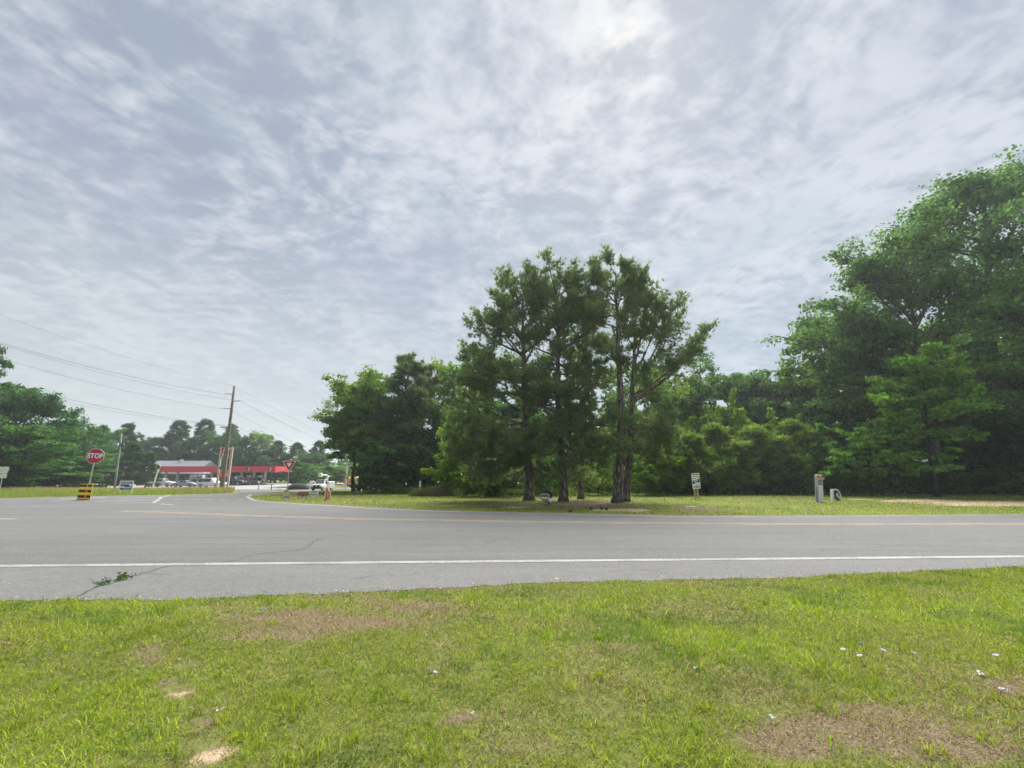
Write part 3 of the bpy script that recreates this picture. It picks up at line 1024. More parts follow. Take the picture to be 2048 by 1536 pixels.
# ---- prototypes live at their first place; later places are copies
PROTO = {}
def proto(key):
    if key in PROTO: return PROTO[key]
    k = key
    if k == 'oakA': w, c = broadleaf(101, 14, 5.0, .14, 24, .27, 40, .28); s = (14, 5.0, LEAF_D, BARK_D)
    elif k == 'oakB': w, c = broadleaf(102, 14, 4.6, .08, 26, .27, 40, .26, flat=.42, clump=.75); s = (14, 4.6, LEAF_M, BARK_D)
    elif k == 'oakC': w, c = broadleaf(103, 14, 5.2, .16, 24, .28, 40, .3, clump=.8, subs=6, flat=.30); s = (14, 5.2, LEAF_D, BARK_O)
    elif k == 'oakHigh': w, c = broadleaf(112, 14, 4.8, .40, 24, .27, 44, .22, clump=.85, flat=.34, elev=(-4, 55)); s = (14, 4.8, LEAF_M, BARK_D)
    elif k == 'poplar': w, c = broadleaf(104, 14, 3.4, .15, 22, .26, 17, .2, elev=(25, 72), clump=.6); s = (14, 3.4, LEAF_M, BARK_O)
    elif k == 'pineA':
        w, c = pine(105, 16, .34, lambda q: 3.3 * (1 - q) ** .6 + .6, 38, .24, .46, 9, .07, 9); s = (16, 3.7, NEEDLE, BARK_P)
    elif k == 'pineB':
        w, c = pine(106, 14, .12, lambda q: 3.4 * (1 - q) ** .8 + .5, 46, .22, .46, 9, .075, 9, tpl=5); s = (14, 3.6, NEEDLE_C, BARK_P)
    elif k == 'saplingA':
        w, c = pine(107, 5, .05, lambda q: 1.15 * (1 - q) ** .8 + .22, 34, .06, .36, 6, .062, 8, elev=(28, 75), tpl=4, pom=False, wob=.03, bare=.2); s = (5.1, 1.35, NEEDLE_Y, BARK_P)
    elif k == 'saplingB':
        w, c = pine(108, 4.4, .05, lambda q: 1.3 * (1 - q) ** .7 + .22, 32, .06, .36, 6, .062, 8, elev=(30, 78), tpl=4, pom=False, wob=.03, bare=.2); s = (4.5, 1.45, NEEDLE_Y, BARK_P)
    elif k == 'shrubA': w, c = broadleaf(109, 4, 2.0, .05, 20, .19, 26, .06, clump=.55, subs=5, elev=(5, 80), flat=.6); s = (4, 2.0, LEAF_B, BARK_D)
    elif k == 'shrubB': w, c = broadleaf(110, 3, 2.2, .04, 20, .17, 26, .05, clump=.55, subs=5, elev=(0, 75), flat=.55); s = (3, 2.2, LEAF_M, BARK_D)
    elif k == 'bright': w, c = broadleaf(111, 8, 3.2, .22, 18, .24, 26, .12, clump=.6, subs=5, flat=.25, elev=(0, 45)); s = (8, 3.2, LEAF_B, BARK_D)
    PROTO[k] = [w, c, s, None]
    return PROTO[k]

def put(key, px, Y, top, hw, label, cat='tree', name=None, color=(1, 1, 1), group=None, rot=None, basez=0.0):
    """a tree whose trunk stands at depth Y under image column px and reaches up to row `top`"""
    P = proto(key)
    H0, R0, lm, bm_ = P[2]
    pt = at(px, top, Y)
    x = pt.x
    z0 = float(gh(x, Y)) + basez
    H = pt.z - z0
    hwm = hw / FPX * Y
    scl = (hwm / R0, hwm / R0, H / H0)
    rz = random.uniform(0, 6.28) if rot is None else rot
    nm = name or {'oakHigh': 'broadleaf_tree', 'oakA': 'broadleaf_tree', 'oakB': 'broadleaf_tree', 'oakC': 'broadleaf_tree', 'poplar': 'slender_tree', 'pineA': 'pine_tree', 'pineB': 'pine_tree',
                  'saplingA': 'young_pine', 'saplingB': 'young_pine', 'shrubA': 'shrub', 'shrubB': 'shrub', 'bright': 'broadleaf_tree'}[key]
    if P[3] is None:
        t = plant_tree(nm, label, cat, (x, Y, z0), P[0], P[1], bm_, lm, group, (*color, 1), rz, scl)
        P[3] = t
        if cat == 'shrub':
            t.children[0].name = 'stem'; t.children[1].name = 'foliage'
        return t
    t = dup(P[3], (x, Y, z0), rz, label, scl, (*color, 1))
    t.name = nm
    t['category'] = cat
    if group: t['group'] = group
    elif 'group' in t.keys(): del t['group']
    return t

# ------------------------------------------------------------------ the roadside pines
def aimed(b, tp, lst, Y):
    o = []
    for (t, px, py, dy) in lst:
        s = b.lerp(tp, t); e = at(px, py, Y + dy); d = e - s
        o.append((t, math.atan2(d.y, d.x), math.asin(d.z / d.length), d.length))
    return o

def hero_pine(seed, bpx, Y, tpx, tpy, label, r, aim=(), **kw):
    b = onx(bpx, Y)
    tp = at(tpx, tpy, Y)
    H = tp.z - b.z
    kw['extra'] = (kw.get('extra') or []) + aimed(b, tp, aim, Y)
    w, c = pine(seed, H, leanv=((tp.x - b.x) / H, 0), tr=r, **kw)
    plant_tree('pine_tree', label, 'pine tree', b, w, c, BARK_P, NEEDLE, 'tall roadside pines', (1, 1, 1, 1))

hero_pine(201, 1058, 29.5, 1042, 580, 'tall pine with thick bare trunk, leftmost of the roadside pines', .31, cb=.14, nl=40,
          prof=lambda q: 3.3 + 1.3 * (1 - q) if q < .86 else 2.3, elev=(-8, 48), subs=11, tuft=.30, tpl=6, nb=10, nw=.044,
          extra=[(.20, math.pi, R(-4), 5.0), (.26, math.pi * .95, R(2), 5.0), (.33, math.pi * 1.05, R(4), 4.8), (.5, math.pi, R(8), 4.2), (.58, math.pi * .98, R(18), 4.4), (.7, math.pi, R(28), 4.0), (.24, -1.8, R(-5), 4.2), (.3, -2.3, R(0), 4.2)],
          aim=[(.62, 938, 705, -.3), (.56, 942, 735, .5), (.68, 985, 640, -.4), (.78, 1000, 606, .3), (.5, 930, 770, -.5), (.36, 905, 840, .2), (.3, 900, 880, -.6), (.24, 915, 915, .4), (.86, 1040, 584, -.5), (.2, 935, 935, .6), (.17, 965, 948, -.6), (.19, 1000, 940, .8), (.15, 985, 960, .3), (.22, 1030, 930, -1.6)])
hero_pine(202, 1126, 28.6, 1108, 562, 'pine with low dense branches, second trunk from the left', .26, cb=.20, nl=40,
          prof=lambda q: 3.3 - .4 * q ** 2 if q < .86 else 2.2, elev=(-8, 50), subs=10, tuft=.30, tpl=6, nb=10, nw=.044,
          extra=[(.15, -1.6, R(-5), 3.2), (.2, -.9, R(-5), 3.4), (.22, -2.2, R(-8), 3.4), (.3, -1.5, R(0), 3.4), (.38, -1.2, R(5), 3.6)],
          aim=[(.84, 1072, 572, -.3), (.86, 1140, 575, .3), (.8, 1060, 590, .5), (.78, 1160, 610, -.5)])
hero_pine(203, 1161, 31.5, 1168, 615, 'slimmer pine standing just behind the second trunk', .20, cb=.42, nl=14,
          prof=lambda q: 2.5 * (1 - q) + 1.1, elev=(-2, 60), subs=10, tuft=.30, nb=10, nw=.044, tpl=6)
hero_pine(204, 1233, 27.2, 1229, 530, 'tallest pine with rounded bushy top, near trunk of the forked pair', .29, cb=.27, nl=28,
          prof=lambda q: (2.9 if q < .25 else 1.7 if q < .45 else 2.4) if q < .82 else 1.9 - 2.2 * (q - .82), elev=(-6, 52), subs=12, tuft=.30, nb=10, nw=.044, tpl=6, skip=(.16, .48, .8),
          extra=[(.24, -.6, R(-10), 3.0), (.26, -2.4, R(-12), 3.0), (.22, -1.5, R(-12), 2.6), (.3, .1, R(-12), 3.2), (.27, 3.0, R(-14), 2.6)],
          aim=[(.86, 1290, 560, -.2), (.84, 1175, 575, .2), (.8, 1293, 600, .5), (.8, 1168, 625, -.5), (.9, 1265, 535, 0), (.9, 1190, 545, 0)])
hero_pine(205, 1249, 28.2, 1262, 600, 'pine with long limbs reaching right, far trunk of the forked pair', .24, cb=.34, nl=12,
          prof=lambda q: 2.2 - .6 * q, elev=(0, 60), subs=11, tuft=.30, nb=10, nw=.044, tpl=6, skip=(.1, .45, .6),
          aim=[(.52, 1408, 672, -.6), (.50, 1392, 700, .4), (.56, 1345, 612, -.5), (.58, 1352, 640, .6), (.62, 1322, 608, .2), (.48, 1365, 712, -.8), (.66, 1290, 590, -.4), (.3, 1335, 905, .4), (.28, 1300, 920, -.8)])

# ------------------------------------------------------------------ big trees on the right
def hero_oak(seed, bpx, Y, tpx, tpy, label, lm, bm_, col=(1, 1, 1, 1), rz=0, aim=(), **kw):
    b = onx(bpx, Y); tp = at(tpx, tpy, Y); H = tp.z - b.z
    kw['extra'] = (kw.get('extra') or []) + aimed(b, tp, aim, Y)
    w, c = broadleaf(seed, H, leanv=((tp.x - b.x) / H * .9, 0), **kw)
    plant_tree('broadleaf_tree', label, 'tree', b, w, c, bm_, lm, None, col, rz)

LF_O = leafmat('oak_leaves', (.066, .138, .056), (.135, .225, .075), .48)
hero_oak(301, 1985, 44, 1985, 322, 'tallest tree on the right, open crown with sky showing through', LF_O, BARK_O, Rm=7.6, cb=.30, nl=22, leaf=.30, per=42, tr=.62, clump=1.0, flat=.30, subs=7, elev=(5, 42),
         prof=lambda t: 1.0 if t < .6 else 1.0 - 1.9 * (t - .6), col=(1.15, 1.15, 1.3, 1), aim=[(.93, 1925, 318, -1), (.86, 1868, 372, .5), (.8, 1840, 410, -1), (.74, 1825, 450, 1), (.88, 1905, 345, 0), (.9, 1960, 322, 1), (.68, 1830, 500, -2), (.95, 2040, 318, 0), (.85, 2100, 350, 1)])  # col lifts the crown towards blue, haze put into its colour
hero_oak(302, 1885, 41, 1800, 500, 'wide spreading oak leaning out over the right field', LF_O, BARK_O, Rm=6.2, cb=.24, nl=24, leaf=.28, per=52, tr=.5, clump=.95, flat=.28, subs=7, elev=(0, 55),
         prof=lambda t: 1.05 - .4 * t, aim=[(.75, 1712, 500, -1), (.7, 1700, 530, 1), (.62, 1650, 590, -1), (.58, 1640, 620, 1), (.5, 1608, 650, 0), (.5, 1622, 670, -1.5), (.82, 1745, 488, 0), (.45, 1640, 700, 1)], extra=[(.42, math.pi, R(8), 8.5), (.5, math.pi * .93, R(14), 8.5), (.58, math.pi * 1.06, R(20), 7.5), (.36, math.pi, R(2), 7.5), (.66, math.pi, R(24), 6.5)])
hero_oak(303, 1868, 34, 1850, 700, 'bright green small tree with visible dark trunk on the right', leafmat('maple_leaves', (.120, .255, .045), (.210, .36, .065), .48), BARK_D, Rm=3.4, cb=.42, nl=16, leaf=.24, per=30, tr=.17, clump=.75, flat=.24, subs=6, elev=(0, 40),
         prof=lambda t: 1.1 - .5 * t)
hero_oak(304, 2150, 40, 2120, 480, 'dark tree cut off by the right edge of view', LF_O, BARK_O, Rm=7.0, cb=.12, nl=24, leaf=.30, per=44, tr=.5, clump=1.0, flat=.30, subs=7, elev=(0, 60), prof=lambda t: 1.1 - .5 * t)
hero_oak(305, 1760, 36.5, 1750, 880, 'low bright green tree with flat layered leaves by the field edge', leafmat('layered_leaves', (.125, .275, .050), (.210, .37, .070), .48), BARK_D, Rm=3.6, cb=.3, nl=16, leaf=.26, per=34, tr=.10, clump=.6, flat=.2, subs=6, elev=(2, 30), prof=lambda t: 1.1 - .3 * t)

# trees and wood edge, right of the pines
Tn = (1, 1, 1)
put('oakA', 1985, 52, 560, 150, 'dark full tree behind the tallest right tree', rot=.4)
put('oakC', 1700, 47, 640, 120, 'dark tree behind the spreading oak, above the field')
put('oakB', 1850, 48, 690, 130, 'dense dark tree under the spreading oak on the right', color=(.8, .85, .8))
put('oakA', 2080, 46, 760, 120, 'dark low tree at the far right edge', color=(.8, .85, .8))
put('oakB', 1600, 52, 742, 85, 'rounded tree at the foot of the right hand oaks', color=(.9, .95, .9))
put('oakA', 1520, 56, 768, 80, 'dark tree in the dip of the right skyline')
put('oakC', 1455, 60, 755, 72, 'dark broad crown on the skyline, midway between pines and oaks', color=(.85, .95, .95))
put('oakB', 1390, 58, 752, 62, 'round dark crown just right of the pines', color=(.8, .95, .95))
put('poplar', 1300, 50, 728, 70, 'pale green loose tree rising behind the rightmost pine', color=(1.3, 1.25, 1.2))
put('oakB', 1340, 54, 770, 60, 'mid green tree behind the pale loose tree')
put('bright', 1450, 47, 802, 42, 'bright green young tree above the pine saplings', color=(1.05, 1.1, .95))
put('bright', 1528, 45, 838, 40, 'bright yellow green shrubby tree right of the sale board', color=(1.25, 1.2, .95))
put('bright', 1372, 44, 850, 48, 'bright green leafy tree left of the sale board')
put('bright', 1602, 44, 845, 38, 'small bright tree at the right end of the sapling row', color=(1.15, 1.15, .9))
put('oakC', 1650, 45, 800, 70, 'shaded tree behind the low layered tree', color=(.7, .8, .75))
put('pineB', 2020, 40, 850, 75, 'dark low conifer at right edge of the field', color=(.9, .95, .8))
for i, (px, Y, top, hw, k, lab) in enumerate([  # saplings
    (1312, 38, 900, 46, 'saplingB', 'young pine beside the forked pines, leftmost of the row'),
    (1350, 40.5, 868, 52, 'saplingA', 'young pine left of the white sale board'),
    (1388, 39, 880, 50, 'saplingB', 'young pine straight behind the sale board'),
    (1428, 41.5, 862, 54, 'saplingA', 'young pine just right of the sale board'),
    (1466, 39.5, 892, 50, 'saplingB', 'bushy young pine, third right of the sale board post'),
    (1502, 41, 868, 56, 'saplingA', 'young pine in the middle of the row between board and pedestal'),
    (1543, 40, 884, 52, 'saplingB', 'shorter young pine below the bright shrubby tree'),
    (1580, 42, 856, 56, 'saplingA', 'upright young pine, second left of the meter post'),
    (1618, 40, 872, 50, 'saplingB', 'upright young pine directly behind the meter post'),
    (1652, 41, 888, 44, 'saplingA', 'young pine at right end of the row beside the layered tree'),
]):
    put(k, px, Y, top, hw, lab, 'young pine', group='young pines along the wood edge')

# ------------------------------------------------------------------ trees left of the pines
put('oakHigh', 722, 46, 770, 74, 'light green broad tree, left end of the centre wood', color=(1.25, 1.2, 1.05))
put('oakHigh', 728, 49, 815, 70, 'second pale green tree behind, its crown over the far road', color=(1.1, 1.1, 1.0))
put('pineA', 745, 50, 752, 62, 'dark pine between the pale tree and tall centre pine')
put('pineA', 808, 46, 716, 72, 'tall dark pine at the centre of the left wood')
put('oakA', 800, 48, 790, 80, 'dark broad tree under the tall centre pine', color=(.9, .95, .95))
put('pineA', 872, 50, 735, 60, 'dark pine right of the tall centre pine')
put('poplar', 920, 48, 722, 55, 'pale green loose tree left of the roadside pines', color=(1.5, 1.4, 1.3))
put('oakB', 890, 46, 800, 60, 'mid green tree behind the vine covered shrub')
put('oakA', 770, 42, 895, 62, 'dense dark green low tree beside the mown grass', color=(.85, 1, .75))
put('oakB', 752, 42.5, 898, 34, 'bright topped low tree at the left of the dark thicket', color=(1.0, 1.15, .8))
put('oakA', 845, 43, 905, 48, 'dark low tree behind the white marker post', color=(.75, .85, .7))
put('shrubA', 915, 38, 868, 34, 'tall vine covered yellow green shrub left of the pines', 'shrub', color=(1.4, 1.3, 1.05))
put('shrubA', 893, 37, 930, 34, 'yellow green shrub beside the tan grass mound', 'shrub', color=(1.35, 1.25, .95))
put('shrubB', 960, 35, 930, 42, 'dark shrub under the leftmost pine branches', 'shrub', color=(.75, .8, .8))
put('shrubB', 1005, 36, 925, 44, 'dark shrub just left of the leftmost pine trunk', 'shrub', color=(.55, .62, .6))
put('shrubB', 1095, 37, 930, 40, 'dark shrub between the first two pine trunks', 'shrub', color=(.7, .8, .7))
put('shrubB', 1195, 38, 925, 42, 'green shrub between the third trunk and the forked pines', 'shrub', color=(1.2, 1.2, .9))
put('shrubB', 1290, 37, 940, 38, 'green shrub right of the forked pines', 'shrub', color=(1.1, 1.15, .8))
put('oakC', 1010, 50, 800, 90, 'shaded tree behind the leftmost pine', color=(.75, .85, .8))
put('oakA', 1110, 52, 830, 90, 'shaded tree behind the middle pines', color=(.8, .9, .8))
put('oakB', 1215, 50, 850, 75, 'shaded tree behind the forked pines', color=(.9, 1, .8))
put('shrubA', 1340, 38.5, 905, 36, 'bright green shrub between the forked pines and the sale board', 'shrub', color=(1.15, 1.15, 1.0))
put('shrubA', 1448, 39, 925, 30, 'leafy shrub among the young pines right of the sale board', 'shrub', color=(1.05, 1.1, .9))
put('shrubA', 1600, 39, 930, 26, 'small leafy shrub left of the meter post', 'shrub', color=(1.0, 1.15, .9))
put('shrubB', 1560, 39, 945, 34, 'dark shrub at the foot of the young pines', 'shrub', color=(.55, .62, .55))
put('shrubB', 1405, 39.5, 962, 34, 'low weedy shrub behind the sale board posts', 'shrub', color=(.7, .75, .75))
put('shrubB', 1520, 39.5, 966, 36, 'low green shrub at the edge of the field', 'shrub', color=(.9, .95, .7))
put('shrubB', 1880, 39, 958, 50, 'dark low shrub beneath the right trees', 'shrub', color=(.6, .65, .5))
put('shrubB', 1985, 38.5, 955, 55, 'olive low shrub by the sandy track', 'shrub', color=(.8, .8, .55))

# ------------------------------------------------------------------ far left trees
HAZE_TINT = (.60, .78, .86)  # bluish tint paints distance haze into the crown colours
put('oakC', -45, 58, 706, 60, 'tree at the left edge, only branch tips in view', color=HAZE_TINT)
put('oakB', 20, 60, 772, 78, 'big rounded tree at the left edge', color=HAZE_TINT)
put('oakA', 95, 62, 800, 62, 'rounded tree stepping down right of the big left tree', color=HAZE_TINT)
put('oakB', 60, 55, 850, 85, 'lower front tree at the left edge of the verge', color=HAZE_TINT)
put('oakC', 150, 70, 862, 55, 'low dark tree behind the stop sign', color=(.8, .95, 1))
put('oakB', 192, 98, 852, 42, 'green tree behind the pole with transformers, left side', color=HAZE_TINT)
put('pineB', 258, 112, 850, 32, 'round topped pine right of the pole with transformers', color=HAZE_TINT)
put('oakB', 222, 112, 862, 34, 'small crowned tree left of the round topped pine', color=HAZE_TINT)
put('oakA', 295, 140, 880, 30, 'low tree above the store roof, left end', color=HAZE_TINT)
put('pineB', 362, 145, 845, 42, 'pointed pine above the middle of the store roof', color=HAZE_TINT)
put('oakB', 335, 148, 872, 30, 'leafy tree between store roof and pointed pine', color=HAZE_TINT)
put('pineB', 413, 145, 843, 40, 'tall pointed pine left of the price sign', color=HAZE_TINT)
put('oakA', 388, 142, 880, 30, 'leafy tree between the two pointed pines', color=HAZE_TINT)
put('oakB', 442, 142, 868, 30, 'green tree behind the price sign', color=HAZE_TINT)
put('pineB', 466, 146, 852, 32, 'dark round topped pine right of the utility pole', color=HAZE_TINT)
put('oakC', 492, 140, 872, 30, 'dark tree behind the canopy centre', color=HAZE_TINT)
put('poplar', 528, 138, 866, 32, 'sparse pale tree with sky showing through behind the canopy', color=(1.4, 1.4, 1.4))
put('oakA', 510, 138, 905, 34, 'low leafy tree beneath the sparse pale tree', color=HAZE_TINT)
put('pineB', 558, 140, 884, 30, 'pointed dark tree behind the right canopy end', color=HAZE_TINT)
put('pineB', 594, 142, 888, 32, 'dark pine between yield sign and work truck', color=HAZE_TINT)
put('oakB', 622, 138, 905, 30, 'dark tree above the work truck', color=HAZE_TINT)
put('pineB', 640, 142, 884, 28, 'dark pointed tree beside the pale centre tree', color=HAZE_TINT)
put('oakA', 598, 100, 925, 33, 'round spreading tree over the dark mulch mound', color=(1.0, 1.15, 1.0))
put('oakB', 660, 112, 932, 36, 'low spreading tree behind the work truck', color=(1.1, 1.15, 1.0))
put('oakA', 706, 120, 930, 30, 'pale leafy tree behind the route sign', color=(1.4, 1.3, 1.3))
put('oakC', 545, 136, 925, 30, 'dark low tree at right end of the forecourt', color=HAZE_TINT)
put('oakA', 470, 136, 928, 34, 'low leafy tree behind the pumps', color=HAZE_TINT)
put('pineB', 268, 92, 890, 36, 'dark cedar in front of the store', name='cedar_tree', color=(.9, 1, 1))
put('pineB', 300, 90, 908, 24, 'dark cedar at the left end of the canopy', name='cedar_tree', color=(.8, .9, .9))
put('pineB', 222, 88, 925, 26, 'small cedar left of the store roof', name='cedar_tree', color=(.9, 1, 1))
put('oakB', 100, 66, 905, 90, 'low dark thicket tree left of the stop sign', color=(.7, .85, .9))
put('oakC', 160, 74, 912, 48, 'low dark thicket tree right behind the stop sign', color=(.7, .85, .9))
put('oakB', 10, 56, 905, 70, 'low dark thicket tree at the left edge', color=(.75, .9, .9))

# leafy wood mass behind the individual trees, and weeds along the wood edge
def leaf_mass(name, label, boxes, n, leaf, mat, seed, color=(1, 1, 1)):
    rng = np.random.default_rng(seed)
    P = []
    tot = sum(abs(b[1] - b[0]) * (b[5] + .5) for b in boxes)
    for (x0, x1, y0, y1, z0, z1, ns) in boxes:
        m = int(n * abs(x1 - x0) * (z1 + .5) / tot)
        x = rng.uniform(x0, x1, m); f = (x - x0) / (x1 - x0)
        y = y0 + (y1 - y0) * f + rng.uniform(0, 1, m) ** 1.5 * ns
        top = z1 * (.55 + .7 * vnoise(x, y * 0, .35, seed) + .25 * vnoise(x, y * 0, 1.1, seed + 1) - .2)
        z = z0 + rng.random(m) ** .8 * top + gh(x, y)
        y = y + (vnoise(x, z, .8, seed + 2) - .5) * ns * .9
        P.append(np.stack([x, y, z], -1))
    P = np.concatenate(P)
    V, Fc = leaf_quads(P, rng.normal(size=P.shape) * .8 + [0, -.35, .6], leaf * rng.uniform(.6, 1.4, len(P)), rng)
    o = link(name, np_mesh(name, V, [Fc]), mat)
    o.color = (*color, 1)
    return tag(o, label, 'woodland', kind='stuff')
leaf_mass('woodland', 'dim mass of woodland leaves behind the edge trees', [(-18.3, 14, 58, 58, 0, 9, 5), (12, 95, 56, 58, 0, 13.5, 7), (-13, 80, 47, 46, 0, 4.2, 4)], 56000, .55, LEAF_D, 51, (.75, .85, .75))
leaf_mass('distant_woodland', 'distant woodland mass beyond the filling station', [(-175, -40, 152, 152, 0, 10, 8)], 15000, .9, LEAF_D, 52, (.62, .78, .82))  # leaf tint carries painted distance haze as well
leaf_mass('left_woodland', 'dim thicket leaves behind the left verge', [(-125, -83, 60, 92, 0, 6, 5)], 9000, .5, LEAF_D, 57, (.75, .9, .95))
leaf_mass('undergrowth', 'weedy undergrowth along the foot of the wood', [(-13, 16, 40.5, 41, 0, 1.6, 2.5), (12, 62, 41.5, 40, 0, 1.5, 3)], 16000, .2, LEAF_M, 53, (.75, .8, .7))
leaf_mass('wood_edge_weeds', 'low tangled weeds under the left of the pines', [(-6.5, 5, 35.5, 35, 0, .7, 2.0), (-13, -6, 40.5, 38, 0, .6, 1.5)], 5000, .13, LEAF_M, 54, (1.1, 1.0, .9))

# tan grass mound beside the marker post
def grass_mound():
    rng = np.random.default_rng(61)
    c = onx(868, 36.5); n = 5000
    a = rng.uniform(0, 6.28, n); r = np.sqrt(rng.random(n))
    x = c.x + np.cos(a) * r * 1.9; y = c.y + np.sin(a) * r * 1.0
    h = (.45 + .5 * (1 - r ** 2)) * rng.uniform(.5, 1.0, n)
    green = (x < c.x - .7 + rng.normal(0, .4, n))
    t = np.where(green[:, None], np.array([(.15, .19, .045)]), np.array([(.27, .21, .13)])) * rng.uniform(.75, 1.25, (n, 1))
    V, F, T = blades(n, x, y, h, rng.uniform(.02, .05, n), np.clip(rng.normal(.5, .2, n), 0, .95), rng, t, 1)
    o = link('grass_mound', np_mesh('grass_mound', V, F, T), M_GRASS)
    tag(o, 'overgrown tan and green grass mound by the white marker post', 'grass', kind='stuff')
grass_mound()

# ------------------------------------------------------------------ object materials
GALV = pmat('galvanised_steel', (.42, .44, .43), .5, .6, .15, 9)
ALU = pmat('aluminium_back', (.5, .5, .49), .45, .7, .1)
RED = pmat('sign_red', (.46, .022, .045), .45, 0, .08, 4)
WHT = pmat('sign_white', (.78, .78, .76), .5, 0, .04, 4)
WHT2 = pmat('weathered_white', (.86, .85, .82), .6, 0, .14, 3, wear=((.38, .36, .3), .5))
BLK = pmat('black_plastic', (.018, .018, .019), .5, 0, .3, 6)
YEL = pmat('hazard_yellow', (.95, .60, .04), .5, 0, .08, 4, wear=((.6, .36, .08), .3))
BRNB = pmat('faded_black_stripe', (.022, .016, .013), .7, 0, .3, 6)
BLUE = pmat('banner_blue', (.03, .07, .22), .5, 0, .2, 6)
WOOD = pmat('weathered_timber', (.30, .27, .22), .85, 0, .25, 5, .4, 30)
POST = pmat('treated_timber', (.42, .40, .27), .8, 0, .2, 4)
POSTY = pmat('yellow_timber', (.52, .38, .16), .8, 0, .2, 4)
CONC = pmat('concrete_grey', (.34, .33, .30), .85, 0, .15, 4, .3, 25)
GREY = pmat('weathered_grey', (.52, .53, .52), .6, 0, .14, 5, wear=((.2, .2, .19), .5))
PALEG = pmat('pale_cabinet', (.70, .72, .70), .55, 0, .08, 5, wear=((.3, .3, .27), .4))
CANRED = pmat('canopy_red', (.66, .045, .075), .5, 0, .06, 2)
ROOF = pmat('metal_roof', (.26, .295, .33), .45, .2, .06, 1.5)
WALLM = pmat('beige_brick', (.42, .36, .29), .85, 0, .15, 3, .2, 8)
GLASSD = pmat('dark_glass', (.015, .020, .026), .12, 0, .2, 2, spec=.7)
STEELP = pmat('painted_column', (.50, .48, .40), .6, 0, .1, 3)
TYRE = pmat('tyre_rubber', (.02, .02, .02), .85, 0, .2)
RIM = pmat('wheel_rim', (.45, .45, .46), .35, .8, .1)
ORANGE = pmat('safety_orange', (.85, .13, .045), .55, 0, .08, 3)
MULCH = pmat('dark_mulch', (.018, .016, .015), .95, 0, .4, 3, .6, 12)
WIRE = pmat('wire_dark', (.05, .05, .055), .6)

# ------------------------------------------------------------------ stop sign
def octagon(r):
    return [(r * math.cos(R(22.5 + 45 * i)), r * math.sin(R(22.5 + 45 * i))) for i in range(8)]

def at_px_height(root, py, Y):
    return at(CX, py, Y).z

b = gr(172, 1000)
Ys = b.y
stop = thing('stop_sign', 'red octagonal stop sign leaning on its post at the junction', 'stop sign', b, R(17.5), tilt=(0, R(1.3)))
hz = at(190, 912, Ys).z - b.z
MB().tube([(0, 0, -.3), (0, 0, hz - .55)], .035, 6).box((0, .035, hz - .1), (.06, .03, 1.0)).build('post', GALV, stop)
ro = .52
oc = octagon(ro)
face = MB().prism([(p[0], p[1] + hz) for p in oc], 0, .012).build('sign_panel', WHT, stop)
MB().prism([(p[0] * .945, p[1] * .945 + hz) for p in oc], -.005, -.001).build('red_face', RED, face)
text('STOP', 'lettering', .44, WHT, face, (0, -.008, hz), .002, .018, sx=.80)
bar = thing('hazard_barrier', 'yellow barrier board with six black stripes round the stop sign post', 'barrier', b + Vector((-.03, -.14, 0)), 0, tilt=(0, R(1.2)))
wB, hB = .84, at(172, 968, Ys).z - b.z
MB().bbox((0, 0, hB / 2), (wB, .05, hB), .010).build('board', YEL, bar)
for r_ in range(3):
    zc = hB * (.90 - .335 * r_)
    for (xa, xb) in ((-.45, .06), (.13, .45)):
        MB().box(((xa + xb) / 2 * wB / .92, -.029, zc), ((xb - xa) * wB / .92, .008, hB * .155)).build('stripe', BRNB, bar)
MB().box((0, -.0285, hB * .05), (wB, .006, hB * .09)).build('base_board', pmat('orange_board', (.72, .25, .02), .6, 0, .1), bar)

# ------------------------------------------------------------------ small signs
def board_sign(name, label, cat, px0, px1, pyt, pyb, py_ground, face_mat, rotz=0, legs=True, tilt=(0, 0), frame=None, legm=None, Y=None):
    cx = (px0 + px1) / 2
    g = gr(cx, py_ground) if Y is None else onx(cx, Y)
    Yg = g.y
    zt = at(cx, pyt, Yg).z - g.z; zb = at(cx, pyb, Yg).z - g.z
    w = (px1 - px0) / FPX * Yg / math.cos(R(PITCH))
    w = (px1 - px0) / FPX * (Yg * math.cos(PITCH))
    t = thing(name, label, cat, g, rotz, tilt=tilt)
    MB().bbox((0, 0, (zt + zb) / 2), (w, .03, zt - zb), .004).build('board', face_mat, t)
    if legs:
        for s in (-1, 1):
            MB().box((s * w * .42, .035, zb / 2 - .05 + .15), (.055, .035, zb + .1 + .3)).build('leg', legm or GALV, t)
    return t, w, zt, zb

t, w, zt, zb = board_sign('banner_sign', 'white framed board with blue lettering blocks on two legs', 'sign', 238, 262, 961.5, 981.5, 987, WHT, R(12), legm=WHT2)
H_ = zt - zb
for (f0, f1, x0, x1) in ((.72, .90, -.42, .42), (.46, .64, -.42, .20), (.36, .46, -.1, .42), (.10, .28, -.42, .42)):
    MB().box((w * (x0 + x1) / 2, -.018, zb + H_ * (f0 + f1) / 2), (w * (x1 - x0), .004, H_ * (f1 - f0))).build('print_band', BLUE, t)
for zf, x0, x1 in ((.81, -.36, .30), (.19, -.2, .36)):
    MB().box((w * (x0 + x1) / 2, -.0215, zb + H_ * zf), (w * (x1 - x0), .002, H_ * .035)).build('print_line', WHT, t)

